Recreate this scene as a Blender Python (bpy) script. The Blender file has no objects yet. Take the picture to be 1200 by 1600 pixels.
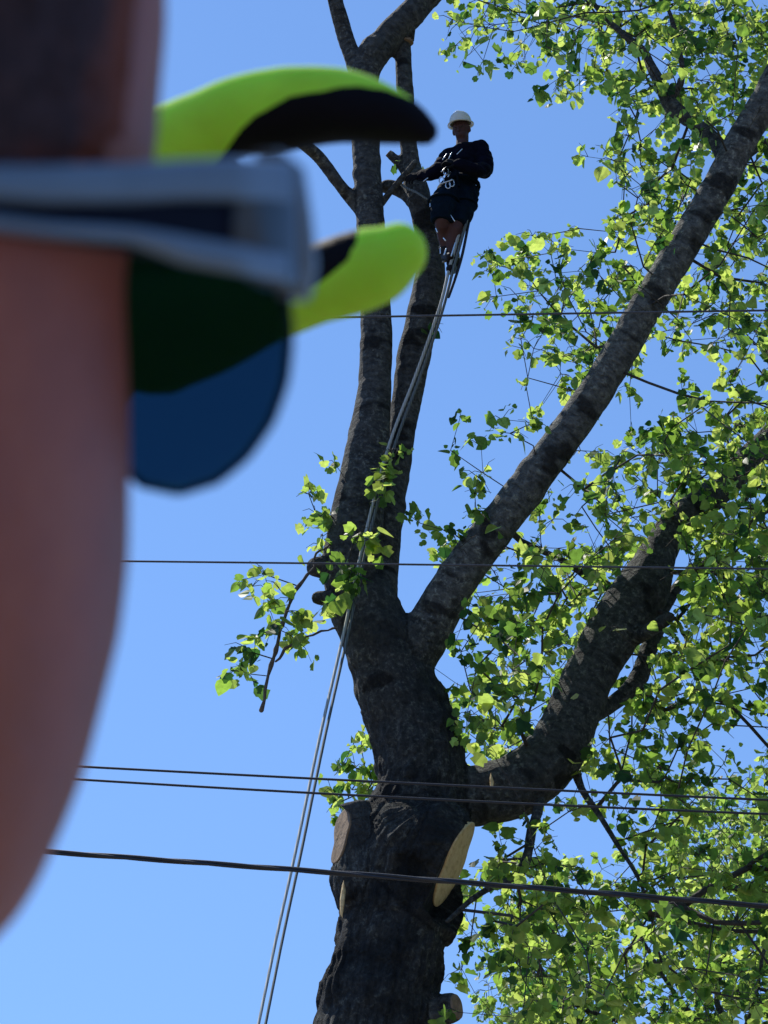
import bpy, bmesh, math, random
import numpy as np
from mathutils import Vector, Matrix, noise
R_ = math.radians
PI = math.pi
random.seed(7); RNG = np.random.default_rng(7)
scene = bpy.context.scene
COL = scene.collection

# ------------------------------------------------------------------ camera
PITCH = R_(26.0); CAM = Vector((0, 0, 1.5)); FPX = 2985.0
cF = Vector((0, math.cos(PITCH), math.sin(PITCH)))
cU = Vector((0, -math.sin(PITCH), math.cos(PITCH)))
cR = Vector((1, 0, 0))
cam = bpy.data.cameras.new('camera'); camo = bpy.data.objects.new('camera', cam); COL.objects.link(camo)
camo.location = CAM; camo.rotation_euler = (PI / 2 + PITCH, 0, 0)
cam.sensor_fit = 'VERTICAL'; cam.sensor_height = 24.0
cam.lens = 12.0 / math.tan(math.atan(800 / FPX))
cam.clip_start = 0.02; cam.clip_end = 3000
cam.dof.use_dof = True; cam.dof.focus_distance = 18.0; cam.dof.aperture_fstop = cam.lens / 3.1
scene.camera = camo
scene.render.resolution_x = 768; scene.render.resolution_y = 1024

# ------------------------------------------------------------------ sky, sun, exposure
SUN_EL, SUN_AZ = R_(57), R_(-38)          # azimuth measured from +Y towards +X
world = bpy.data.worlds.new('World'); scene.world = world; world.use_nodes = True
nt = world.node_tree; nt.nodes.clear()
wo = nt.nodes.new('ShaderNodeOutputWorld'); bg = nt.nodes.new('ShaderNodeBackground')
sk = nt.nodes.new('ShaderNodeTexSky'); sk.sky_type = 'NISHITA'; sk.sun_disc = False
sk.sun_elevation = SUN_EL; sk.sun_rotation = SUN_AZ
sk.altitude = 200; sk.air_density = 1.0; sk.dust_density = 0.0; sk.ozone_density = 8.0
# a very clear day: the horizon whitening is compressed (elevation looked up a little higher)
wtc = nt.nodes.new('ShaderNodeTexCoord'); wsp = nt.nodes.new('ShaderNodeSeparateXYZ'); wcb = nt.nodes.new('ShaderNodeCombineXYZ')
wma = nt.nodes.new('ShaderNodeMath'); wma.operation = 'MULTIPLY_ADD'; wma.inputs[1].default_value = 0.5; wma.inputs[2].default_value = 0.30
nt.links.new(wtc.outputs['Generated'], wsp.inputs[0]); nt.links.new(wsp.outputs[2], wma.inputs[0]); nt.links.new(wsp.outputs[0], wcb.inputs[0]); nt.links.new(wsp.outputs[1], wcb.inputs[1])
nt.links.new(wma.outputs[0], wcb.inputs[2]); nt.links.new(wcb.outputs[0], sk.inputs[0])
nt.links.new(sk.outputs[0], bg.inputs[0]); nt.links.new(bg.outputs[0], wo.inputs[0])
bg.inputs[1].default_value = 0.15
sl = bpy.data.lights.new('sun', 'SUN'); sl.energy = 4.2; sl.angle = R_(0.53); sl.color = (1.0, 0.95, 0.86)
so = bpy.data.objects.new('sun', sl); COL.objects.link(so)
sdir = Vector((math.sin(SUN_AZ) * math.cos(SUN_EL), math.cos(SUN_AZ) * math.cos(SUN_EL), math.sin(SUN_EL)))
so.rotation_euler = sdir.to_track_quat('Z', 'Y').to_euler()
scene.view_settings.view_transform = 'Standard'; scene.view_settings.look = 'None'
scene.view_settings.gamma = 1; scene.view_settings.exposure = 0.35
scene.view_settings.use_curve_mapping = False

# ------------------------------------------------------------------ helpers
def ray(px, py): return cF + cR * ((px - 600) / FPX) + cU * ((800 - py) / FPX)
def at(px, py, Y):                       # point on the vertical plane y = Y
    r = ray(px, py); return CAM + r * (Y / r.y)
def atd(px, py, d): return CAM + ray(px, py) * d      # point at camera depth d
def depth(p): return (Vector(p) - CAM).dot(cF)
def proj(P):                             # numpy (n,3) -> px, py, depth
    d = P - np.array(CAM)
    z = d @ np.array(cF)
    return 600 + FPX * (d @ np.array(cR)) / z, 800 - FPX * (d @ np.array(cU)) / z, z

def tag(o, label=None, cat=None, group=None, kind=None):
    if label: o['label'] = label
    if cat: o['category'] = cat
    if group: o['group'] = group
    if kind: o['kind'] = kind
    return o
def empty(name, loc, label, cat, group=None):
    o = bpy.data.objects.new(name, None); COL.objects.link(o); o.location = loc
    o.empty_display_size = 0.1
    return tag(o, label, cat, group)
def link(name, me, mat, parent=None, smooth=True, label=None):
    o = bpy.data.objects.new(name, me); COL.objects.link(o)
    if mat: me.materials.append(mat)
    if smooth: me.polygons.foreach_set('use_smooth', [True] * len(me.polygons))
    if parent:
        o.parent = parent
        o.matrix_parent_inverse = Matrix.Translation(-Vector(parent.location))
    if label: o['label'] = label
    return o
def mesh(verts, faces, name='m'):
    me = bpy.data.meshes.new(name); me.from_pydata([tuple(v) for v in verts], [], faces); me.update(); return me

def catmull(pts, n=4):
    """pts: list of (Vector, r); returns a denser smooth list"""
    if len(pts) < 3: 
        out = []
        for i in range(len(pts) - 1):
            for k in range(n):
                t = k / n; out.append((pts[i][0].lerp(pts[i + 1][0], t), pts[i][1] * (1 - t) + pts[i + 1][1] * t))
        return out + [pts[-1]]
    P = [pts[0]] + list(pts) + [pts[-1]]; out = []
    for i in range(1, len(P) - 2):
        for k in range(n):
            t = k / n; t2 = t * t; t3 = t2 * t
            a, b, c, d = P[i - 1][0], P[i][0], P[i + 1][0], P[i + 2][0]
            v = 0.5 * ((2 * b) + (c - a) * t + (2 * a - 5 * b + 4 * c - d) * t2 + (3 * b - a - 3 * c + d) * t3)
            out.append((v, P[i][1] * (1 - t) + P[i + 1][1] * t))
    return out + [pts[-1]]

class MB:
    def __init__(s): s.v = []; s.f = []
    def tube(s, pts, sides=10, cap='round', flat_end=False, squash=None):
        """pts list of (Vector, r); squash=(axis Vector, factor) flattens the section along an axis"""
        pts = [(Vector(p), r) for p, r in pts]
        seq = []
        if cap == 'round':
            d0 = (pts[0][0] - pts[1][0]).normalized(); r0 = pts[0][1]
            for a in (80, 55, 30): seq.append((pts[0][0] + d0 * r0 * math.sin(R_(a)), r0 * math.cos(R_(a))))
        seq += pts
        if cap == 'round' and not flat_end:
            d1 = (pts[-1][0] - pts[-2][0]).normalized(); r1 = pts[-1][1]
            for a in (30, 55, 80): seq.append((pts[-1][0] + d1 * r1 * math.sin(R_(a)), r1 * math.cos(R_(a))))
        base = len(s.v); n = len(seq)
        t = (seq[1][0] - seq[0][0]).normalized()
        u = t.orthogonal().normalized()
        for i in range(n):
            if i == 0: tt = seq[1][0] - seq[0][0]
            elif i == n - 1: tt = seq[-1][0] - seq[-2][0]
            else: tt = seq[i + 1][0] - seq[i - 1][0]
            if tt.length < 1e-9: tt = t
            t = tt.normalized(); u = (u - t * u.dot(t)).normalized(); w = t.cross(u)
            for k in range(sides):
                a = 2 * PI * k / sides
                off = (u * math.cos(a) + w * math.sin(a)) * seq[i][1]
                if squash: off = off - squash[0] * off.dot(squash[0]) * (1 - squash[1])
                s.v.append(seq[i][0] + off)
        for i in range(n - 1):
            for k in range(sides):
                a = base + i * sides + k; b = base + i * sides + (k + 1) % sides
                s.f.append((a, b, b + sides, a + sides))
        s.f.append(tuple(base + k for k in range(sides))[::-1])
        s.f.append(tuple(base + (n - 1) * sides + k for k in range(sides)))
        return s
    def sweep(s, path, frames, section):
        """path points, frames = (a,b) axes per point, section(i) -> list of (x,y)"""
        base = len(s.v); m = None
        for i, (p, (a, b)) in enumerate(zip(path, frames)):
            sec = section(i); m = len(sec)
            for x, y in sec: s.v.append(p + a * x + b * y)
        for i in range(len(path) - 1):
            for k in range(m):
                q = base + i * m + k; r = base + i * m + (k + 1) % m
                s.f.append((q, r, r + m, q + m))
        s.f.append(tuple(base + k for k in range(m))[::-1])
        s.f.append(tuple(base + (len(path) - 1) * m + k for k in range(m)))
        return s
    def ellipsoid(s, c, ax, nu=16, nv=10):
        """ax: three Vectors"""
        base = len(s.v)
        for j in range(1, nv):
            th = PI * j / nv
            for i in range(nu):
                ph = 2 * PI * i / nu
                s.v.append(c + ax[0] * (math.sin(th) * math.cos(ph)) + ax[1] * (math.sin(th) * math.sin(ph)) + ax[2] * math.cos(th))
        top = len(s.v); s.v.append(c + ax[2]); bot = len(s.v); s.v.append(c - ax[2])
        for j in range(nv - 2):
            for i in range(nu):
                a = base + j * nu + i; b = base + j * nu + (i + 1) % nu
                s.f.append((a, a + nu, b + nu, b))
        for i in range(nu):
            s.f.append((top, base + i, base + (i + 1) % nu))
            q = base + (nv - 2) * nu
            s.f.append((bot, q + (i + 1) % nu, q + i))
        return s
    def build(s, name, mat, parent=None, smooth=True, label=None):
        me = mesh(s.v, s.f, name); fixn(me)
        return link(name, me, mat, parent, smooth, label)
    def fuse(s, name, voxel, smooth=3, fac=0.5):
        """voxel-fuse everything into one continuous surface, returns mesh"""
        me = mesh(s.v, s.f, name); fixn(me)
        o = bpy.data.objects.new(name + '_tmp', me); COL.objects.link(o)
        m = o.modifiers.new('r', 'REMESH'); m.mode = 'VOXEL'; m.voxel_size = voxel; m.adaptivity = 0
        if smooth:
            m2 = o.modifiers.new('s', 'SMOOTH'); m2.iterations = smooth; m2.factor = fac
        dg = bpy.context.evaluated_depsgraph_get()
        out = bpy.data.meshes.new_from_object(o.evaluated_get(dg))
        bpy.data.objects.remove(o); bpy.data.meshes.remove(me)
        return out
def fixn(me):
    bm = bmesh.new(); bm.from_mesh(me); bmesh.ops.recalc_face_normals(bm, faces=bm.faces); bm.to_mesh(me); bm.free()
def coords(me):
    a = np.empty(len(me.vertices) * 3); me.vertices.foreach_get('co', a); return a.reshape(-1, 3)
def setco(me, a): me.vertices.foreach_set('co', a.astype(np.float64).ravel()); me.update()
def normals(me):
    a = np.empty(len(me.vertices) * 3, dtype=np.float32); me.vertex_normals.foreach_get('vector', a); return a.reshape(-1, 3)
def vattr(me, name, vals):
    at_ = me.attributes.new(name, 'FLOAT', 'POINT'); at_.data.foreach_set('value', np.asarray(vals, dtype=np.float32))
def vattr3(me, name, vals):
    at_ = me.attributes.new(name, 'FLOAT_VECTOR', 'POINT'); at_.data.foreach_set('vector', np.asarray(vals, dtype=np.float32).ravel())

# ------------------------------------------------------------------ materials
def newmat(name):
    m = bpy.data.materials.new(name); m.use_nodes = True
    t = m.node_tree; t.nodes.clear()
    return m, t, t.nodes.new('ShaderNodeOutputMaterial')
def nd(t, kind, **kw):
    n = t.nodes.new(kind)
    for k, v in kw.items():
        if k.startswith('i_'): n.inputs[k[2:].replace('_', ' ')].default_value = v
        else: setattr(n, k, v)
    return n
def ramp(t, stops, fac=None):
    r = t.nodes.new('ShaderNodeValToRGB'); e = r.color_ramp.elements
    while len(e) > 1: e.remove(e[-1])
    e[0].position, e[0].color = stops[0][0], (*stops[0][1], 1)
    for p, c in stops[1:]:
        x = e.new(p); x.color = (*c, 1)
    if fac is not None: t.links.new(fac, r.inputs[0])
    return r
def simple(name, color, rough=0.6, noise_scale=60, var=0.25, bump=0.0, bump_scale=None, spec=0.5, metal=0.0, bdist=0.002, sheen=0.0, coat=0.0):
    m, t, out = newmat(name)
    p = nd(t, 'ShaderNodeBsdfPrincipled'); t.links.new(p.outputs[0], out.inputs[0])
    tc = nd(t, 'ShaderNodeTexCoord')
    n = nd(t, 'ShaderNodeTexNoise', i_Scale=noise_scale, i_Detail=5.0, i_Roughness=0.6); t.links.new(tc.outputs['Object'], n.inputs[0])
    c = Vector(color)
    r = ramp(t, [(0.3, tuple(c * (1 - var))), (0.7, tuple(c * (1 + var)))], n.outputs[0])
    t.links.new(r.outputs[0], p.inputs['Base Color'])
    p.inputs['Roughness'].default_value = rough; p.inputs['Specular IOR Level'].default_value = spec
    p.inputs['Metallic'].default_value = metal; p.inputs['Sheen Weight'].default_value = sheen
    p.inputs['Coat Weight'].default_value = coat
    if bump:
        n2 = nd(t, 'ShaderNodeTexNoise', i_Scale=bump_scale or noise_scale * 3, i_Detail=4.0); t.links.new(tc.outputs['Object'], n2.inputs[0])
        b = nd(t, 'ShaderNodeBump', i_Strength=bump, i_Distance=bdist); t.links.new(n2.outputs[0], b.inputs['Height']); t.links.new(b.outputs[0], p.inputs['Normal'])
    return m

def bark_mat(name, light, dark, patch=(0.012, 0.011, 0.010)):
    m, t, out = newmat(name); L = t.links.new
    p = nd(t, 'ShaderNodeBsdfPrincipled'); L(p.outputs[0], out.inputs[0]); p.inputs['Roughness'].default_value = 0.85
    p.inputs['Specular IOR Level'].default_value = 0.25
    a = nd(t, 'ShaderNodeAttribute', attribute_name='bark'); tc = nd(t, 'ShaderNodeTexCoord')
    geo = nd(t, 'ShaderNodeSeparateXYZ'); L(a.outputs['Vector'], geo.inputs[0])        # x along, y around, z = age (0 young .. 1 old)
    def mp(sx, sy):
        mm = nd(t, 'ShaderNodeMapping'); mm.inputs['Scale'].default_value = (sx, sy, 0.0); L(a.outputs['Vector'], mm.inputs[0]); return mm
    rings = nd(t, 'ShaderNodeTexNoise', i_Scale=1.0, i_Detail=4.0, i_Roughness=0.65); L(mp(17, 7).outputs[0], rings.inputs[0])
    furrow = nd(t, 'ShaderNodeTexNoise', i_Scale=1.0, i_Detail=5.0, i_Roughness=0.7); L(mp(7, 22).outputs[0], furrow.inputs[0])
    big = nd(t, 'ShaderNodeTexNoise', i_Scale=2.2, i_Detail=6.0, i_Roughness=0.62); L(tc.outputs['Object'], big.inputs[0])
    fine = nd(t, 'ShaderNodeTexNoise', i_Scale=24.0, i_Detail=5.0, i_Roughness=0.7); L(tc.outputs['Object'], fine.inputs[0])
    mixh = nd(t, 'ShaderNodeMix', data_type='FLOAT'); L(geo.outputs[2], mixh.inputs[0]); L(rings.outputs[0], mixh.inputs[2]); L(furrow.outputs[0], mixh.inputs[3])
    cr = ramp(t, [(0.36, dark), (0.62, light)], mixh.outputs[0])
    # lichen / pale blotches
    lr = ramp(t, [(0.53, (0, 0, 0)), (0.66, (1, 1, 1))], fine.outputs[0])
    lb = ramp(t, [(0.42, (0, 0, 0)), (0.56, (0.8, 0.8, 0.8))], big.outputs[0])
    mul = nd(t, 'ShaderNodeMath', operation='MULTIPLY'); L(lr.outputs[0], mul.inputs[0]); L(lb.outputs[0], mul.inputs[1])
    m1 = nd(t, 'ShaderNodeMix', data_type='RGBA'); L(mul.outputs[0], m1.inputs[0]); L(cr.outputs[0], m1.inputs[6]); m1.inputs[7].default_value = (light[0] * 1.9, light[1] * 1.95, light[2] * 1.8, 1)
    # dark scars, larger dark rings
    scar = nd(t, 'ShaderNodeTexNoise', i_Scale=1.0, i_Detail=2.0, i_Roughness=0.5); L(mp(4.2, 1.7).outputs[0], scar.inputs[0])
    sr = ramp(t, [(0.60, (0, 0, 0)), (0.66, (0.85, 0.85, 0.85))], scar.outputs[0])
    m2 = nd(t, 'ShaderNodeMix', data_type='RGBA'); L(sr.outputs[0], m2.inputs[0]); L(m1.outputs[2], m2.inputs[6]); m2.inputs[7].default_value = (*patch, 1)
    # old bark is darker, damp and algae stained in patches
    br = ramp(t, [(0.40, (0.9, 0.9, 0.9)), (0.58, (0.35, 0.35, 0.35))], big.outputs[0])
    mo = nd(t, 'ShaderNodeMath', operation='MULTIPLY'); L(br.outputs[0], mo.inputs[0]); L(geo.outputs[2], mo.inputs[1])
    m3 = nd(t, 'ShaderNodeMix', data_type='RGBA'); L(mo.outputs[0], m3.inputs[0]); L(m2.outputs[2], m3.inputs[6]); m3.inputs[7].default_value = (0.008, 0.011, 0.014, 1)
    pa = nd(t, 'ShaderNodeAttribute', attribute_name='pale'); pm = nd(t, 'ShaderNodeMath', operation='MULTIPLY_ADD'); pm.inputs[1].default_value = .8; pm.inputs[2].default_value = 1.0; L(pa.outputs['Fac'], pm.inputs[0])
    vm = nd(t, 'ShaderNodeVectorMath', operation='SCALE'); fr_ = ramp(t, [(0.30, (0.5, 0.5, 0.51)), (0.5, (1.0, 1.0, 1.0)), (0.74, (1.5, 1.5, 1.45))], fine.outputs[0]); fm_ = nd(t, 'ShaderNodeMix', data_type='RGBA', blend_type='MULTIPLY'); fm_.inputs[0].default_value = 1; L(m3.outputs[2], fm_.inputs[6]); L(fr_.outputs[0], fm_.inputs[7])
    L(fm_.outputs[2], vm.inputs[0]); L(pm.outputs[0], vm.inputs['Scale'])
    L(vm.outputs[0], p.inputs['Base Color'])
    s1 = nd(t, 'ShaderNodeMath', operation='ADD'); L(mixh.outputs[0], s1.inputs[0]); L(fine.outputs[0], s1.inputs[1])
    b = nd(t, 'ShaderNodeBump', i_Strength=1.0, i_Distance=0.07); L(s1.outputs[0], b.inputs['Height']); L(b.outputs[0], p.inputs['Normal'])
    return m

def leaf_mat(name, cols, tcols, trans=0.70):
    m, t, out = newmat(name); L = t.links.new
    a = nd(t, 'ShaderNodeAttribute', attribute_name='tone')
    c1 = ramp(t, cols, a.outputs['Fac']); c2 = ramp(t, tcols, a.outputs['Fac'])
    p = nd(t, 'ShaderNodeBsdfPrincipled'); p.inputs['Roughness'].default_value = 0.42; p.inputs['Specular IOR Level'].default_value = 0.45
    tc = nd(t, 'ShaderNodeTexCoord'); n = nd(t, 'ShaderNodeTexNoise', i_Scale=22.0, i_Detail=3.0); L(tc.outputs['Object'], n.inputs[0])
    r = ramp(t, [(0.3, (0.75, 0.75, 0.75)), (0.7, (1.2, 1.2, 1.2))], n.outputs[0])
    mx = nd(t, 'ShaderNodeMix', data_type='RGBA', blend_type='MULTIPLY'); mx.inputs[0].default_value = 1; L(c1.outputs[0], mx.inputs[6]); L(r.outputs[0], mx.inputs[7])
    mx2 = nd(t, 'ShaderNodeMix', data_type='RGBA', blend_type='MULTIPLY'); mx2.inputs[0].default_value = 1; L(c2.outputs[0], mx2.inputs[6]); L(r.outputs[0], mx2.inputs[7])
    L(mx.outputs[2], p.inputs['Base Color'])
    tr = nd(t, 'ShaderNodeBsdfTranslucent'); L(mx2.outputs[2], tr.inputs[0])
    ms = nd(t, 'ShaderNodeMixShader'); ms.inputs[0].default_value = trans
    L(p.outputs[0], ms.inputs[1]); L(tr.outputs[0], ms.inputs[2]); L(ms.outputs[0], out.inputs[0])
    return m

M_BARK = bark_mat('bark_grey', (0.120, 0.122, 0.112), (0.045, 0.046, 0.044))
M_TWIG = simple('twig_bark', (0.055, 0.047, 0.038), 0.85, 30, 0.4, 0.6, 90, bdist=0.01)
M_DEAD = simple('dead_branch_bark', (0.11, 0.085, 0.065), 0.85, 30, 0.4, 0.6, 90, bdist=0.01)
M_LEAF = leaf_mat('spring_leaves', [(0.0, (0.022, 0.062, 0.024)), (0.5, (0.042, 0.110, 0.028)), (1.0, (0.085, 0.160, 0.035))],
                  [(0.0, (0.04, 0.13, 0.025)), (0.45, (0.29, 0.48, 0.06)), (1.0, (0.62, 0.76, 0.15))])
M_LEAF2 = leaf_mat('far_leaves', [(0.0, (0.030, 0.070, 0.024)), (0.5, (0.055, 0.115, 0.027)), (1.0, (0.10, 0.16, 0.035))],
                  [(0.0, (0.05, 0.15, 0.03)), (0.45, (0.31, 0.50, 0.07)), (1.0, (0.60, 0.76, 0.16))])

def cutwood_mat():
    m, t, out = newmat('fresh_cut_wood'); L = t.links.new
    p = nd(t, 'ShaderNodeBsdfPrincipled'); L(p.outputs[0], out.inputs[0]); p.inputs['Roughness'].default_value = 0.75
    tc = nd(t, 'ShaderNodeTexCoord')
    mp = nd(t, 'ShaderNodeMapping'); mp.inputs['Scale'].default_value = (7, 7, 26); L(tc.outputs['Object'], mp.inputs[0])
    n = nd(t, 'ShaderNodeTexNoise', i_Scale=1.2, i_Detail=6.0, i_Roughness=0.65); L(mp.outputs[0], n.inputs[0])
    r = ramp(t, [(0.25, (0.46, 0.28, 0.11)), (0.5, (0.74, 0.53, 0.25)), (0.8, (0.84, 0.66, 0.36))], n.outputs[0]); L(r.outputs[0], p.inputs['Base Color'])
    b = nd(t, 'ShaderNodeBump', i_Strength=0.5, i_Distance=0.01); L(n.outputs[0], b.inputs['Height']); L(b.outputs[0], p.inputs['Normal'])
    return m
M_CUT = cutwood_mat()

# ------------------------------------------------------------------ ground
def ground():
    m, t, out = newmat('tan_bounce_ground'); L = t.links.new  # ground out of view; tan colour picked to bounce warm light upward
    p = nd(t, 'ShaderNodeBsdfPrincipled'); L(p.outputs[0], out.inputs[0]); p.inputs['Roughness'].default_value = 0.95
    tc = nd(t, 'ShaderNodeTexCoord'); n = nd(t, 'ShaderNodeTexNoise', i_Scale=0.6, i_Detail=10.0, i_Roughness=0.7); L(tc.outputs['Object'], n.inputs[0])
    r = ramp(t, [(0.3, (0.125, 0.110, 0.085)), (0.55, (0.18, 0.160, 0.125)), (0.75, (0.23, 0.205, 0.165))], n.outputs[0]); L(r.outputs[0], p.inputs['Base Color'])
    b = nd(t, 'ShaderNodeBump', i_Strength=0.8, i_Distance=0.05); L(n.outputs[0], b.inputs['Height']); L(b.outputs[0], p.inputs['Normal'])
    S = 1200; N = 48; vs = []; fs = []
    for j in range(N + 1):
        for i in range(N + 1):
            x = (i / N * 2 - 1); y = (j / N * 2 - 1); X = math.copysign(abs(x) ** 2.5, x) * S; Y = math.copysign(abs(y) ** 2.5, y) * S
            h = 0.0 if math.hypot(X, Y) < 30 else noise.noise(Vector((X * .01, Y * .01, 3))) * min(3, (math.hypot(X, Y) - 30) * .02)
            vs.append((X, Y, h))
    for j in range(N):
        for i in range(N):
            a = j * (N + 1) + i; fs.append((a, a + 1, a + N + 2, a + N + 1))
    o = link('ground', mesh(vs, fs, 'ground'), m); tag(o, kind='structure')
ground()

# ------------------------------------------------------------------ the tree being cut: wood
Y0 = 15.0
def limb(pts, n=4):
    """pts: (px, py, width_px[, dY]) -> dense [(Vector, r)]"""
    out = []
    for q in pts:
        px, py, w = q[:3]; dy = q[3] if len(q) > 3 else 0.0
        p = at(px, py, Y0 + dy); out.append((p, w / 2 * depth(p) / FPX))
    return catmull(out, n)
gb = at(588, 1610, Y0); gr = 100 * depth(gb) / FPX
TRUNK = [(Vector((gb.x - .25, gb.y - .1, -0.3)), .86), (Vector((gb.x - .2, gb.y - .05, 0.4)), .70), (Vector((gb.x - .1, gb.y, 2.0)), .57)] + \
        [(at(x, y, Y0), w / 2 * depth(at(x, y, Y0)) / FPX) for x, y, w in
         ((588, 1610, 196), (600, 1520, 182), (614, 1440, 172), (630, 1360, 190), (648, 1290, 170), (660, 1225, 148), (648, 1150, 138), (622, 1080, 128), (600, 1020, 122), (578, 960, 108), (565, 925, 96))]
TRUNK = catmull(TRUNK, 4)
LA = limb([(590, 1010, 100), (560, 940, 96), (548, 890, 88, -.1), (553, 840, 88, -.1), (562, 780, 82, -.1), (574, 700, 70, -.1), (585, 600, 54, -.1), (588, 500, 49, -.1), (583, 420, 47, -.1), (577, 330, 46, -.1), (573, 240, 44, -.1), (570, 150, 43, -.1), (575, 105, 44, -.1), (608, 58, 46, -.1), (655, 8, 42, -.1), (700, -45, 42), (760, -130, 36, .3), (800, -260, 26, .5)])
LA1 = limb([(570, 140, 30, -.1), (555, 100, 28, -.1), (541, 62, 26, -.1), (526, 10, 25, -.2), (510, -45, 23, -.3), (480, -160, 16, -.5)])
LA2 = limb([(568, 335, 22, -.1), (550, 312, 23, -.1), (530, 288, 20, -.2), (498, 245, 21, -.3), (468, 220, 19, -.5), (420, 170, 17, -.7), (380, 140, 14, -.9)])
LB = limb([(590, 990, 70), (592, 920, 62, .05), (602, 840, 50, .1), (616, 760, 44, .15), (630, 660, 46, .15), (646, 560, 52, .1), (662, 490, 52, .05), (672, 430, 46, .05), (671, 385, 40, .05), (661, 335, 40), (649, 285, 35), (640, 245, 29), (634, 170, 27), (631, 110, 26), (630, 68, 26)])
LB1 = limb([(645, 285, 20), (626, 258, 16), (607, 239, 15, -.05)])
LB2 = limb([(655, 330, 20), (635, 305, 20, .1), (612, 292, 22, .15), (603, 292, 22, .1)])
LB3 = limb([(592, 322, 14, -.1), (615, 290, 11, -.2), (648, 253, 10, -.3)])
LC = limb([(610, 1075, 90), (645, 1020, 84, -.05), (675, 972, 74, -.1), (706, 918, 68, -.2), (760, 842, 65, -.3), (828, 755, 61, -.4), (882, 682, 57, -.5), (930, 612, 55, -.6), (978, 535, 54, -.7), (1020, 462, 53, -.8), (1075, 372, 53, -.9), (1122, 292, 51, -1), (1162, 215, 50, -1.1), (1200, 150, 50, -1.2), (1245, 60, 46, -1.3), (1300, -60, 40, -1.5), (1340, -220, 28, -1.6)])
LC1 = limb([(1140, 262, 30, -1), (1118, 222, 26, -.95), (1078, 188, 24, -.9), (1045, 158, 24, -.85), (1020, 110, 16, -.8), (990, 62, 12, -.7), (940, 25, 9, -.6), (905, -40, 6, -.5)])
LC2 = limb([(1130, 262, 24, -1), (1170, 238, 18, -.8), (1230, 225, 16, -.6), (1330, 200, 12, -.3)])
LC3 = limb([(1045, 158, 18, -.85), (1065, 120, 10, -1), (1060, 60, 9, -1.1), (1030, -10, 7, -1.2)])
LC4 = limb([(785, 822, 12, -.35), (830, 852, 11, .1), (900, 890, 12, .5), (965, 925, 14, 1.0), (1010, 960, 10, 1.3)])
LD = limb([(650, 1250, 90), (700, 1245, 96, .05), (757, 1240, 96, .1), (815, 1222, 100, .15), (862, 1182, 96, .2), (893, 1122, 86, .25), (922, 1052, 82, .3), (962, 982, 86, .35), (1002, 925, 90, .4), (1030, 862, 56, .45), (1062, 812, 50, .5), (1116, 772, 48, .6), (1190, 700, 46, .8), (1290, 620, 38, 1), (1400, 500, 28, 1.2)])
LD1 = limb([(912, 1125, 30, .35), (950, 1104, 26, .5), (985, 1076, 28, .6), (1008, 1030, 26, .7), (1030, 975, 25, .8), (1050, 930, 22, .9), (1095, 880, 14, 1.1), (1160, 820, 10, 1.3), (1240, 780, 8, 1.5)])
LD2 = limb([(845, 1240, 20, .1), (832, 1300, 17, -.1), (818, 1360, 17, -.2), (790, 1378, 13, -.3), (745, 1400, 10, -.4), (700, 1440, 7, -.5)])
LD3 = limb([(900, 1205, 16, .2), (930, 1265, 10, .1), (975, 1330, 8, 0), (1010, 1400, 6, -.1)])
LD4 = limb([(985, 1000, 26, .3), (1015, 985, 24, .1), (1045, 965, 22, 0)])
LK1 = limb([(545, 905, 50, -.1), (510, 888, 38, -.15), (495, 886, 34, -.2)])
LK2 = limb([(555, 945, 40, -.1), (510, 935, 26, -.15), (496, 934, 22, -.2)])
# stubs
n_big = (cR * 0.86 - cU * 0.40 - cF * 0.30).normalized()
bigc = at(709, 1343, Y0 - .30)
STB = catmull([(at(640, 1400, Y0), .48), (bigc - n_big * .30, .40), (bigc, .335), (bigc + n_big * .06, .32)], 3)
lefc = at(540, 1282, Y0 - .1)
STL = catmull([(at(612, 1440, Y0), .42), (at(583, 1350, Y0 - .05), .36), (at(562, 1305, Y0 - .1), .235), (at(553, 1262, Y0 - .1), .185)], 3)
STR = catmull([(at(640, 1590, Y0), .30), (at(690, 1578, Y0 - .15), .13), (at(716, 1572, Y0 - .22), .10)], 3)
WOOD = [TRUNK, LA, LA1, LA2, LB, LB1, LB2, LC, LC1[:18], LD, LD1[:16], LD4, LK1, LK2, STB, STL, STR]
BRANCHES = [LB3, LC1[8:], LC2, LC3, LC4, LD1[8:], LD2, LD3, LA1[10:], LA[44:], LC[52:], LD[48:]]
FLAT = {id(LB), id(LB1), id(LB3), id(STB), id(STR), id(STL)}

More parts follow.
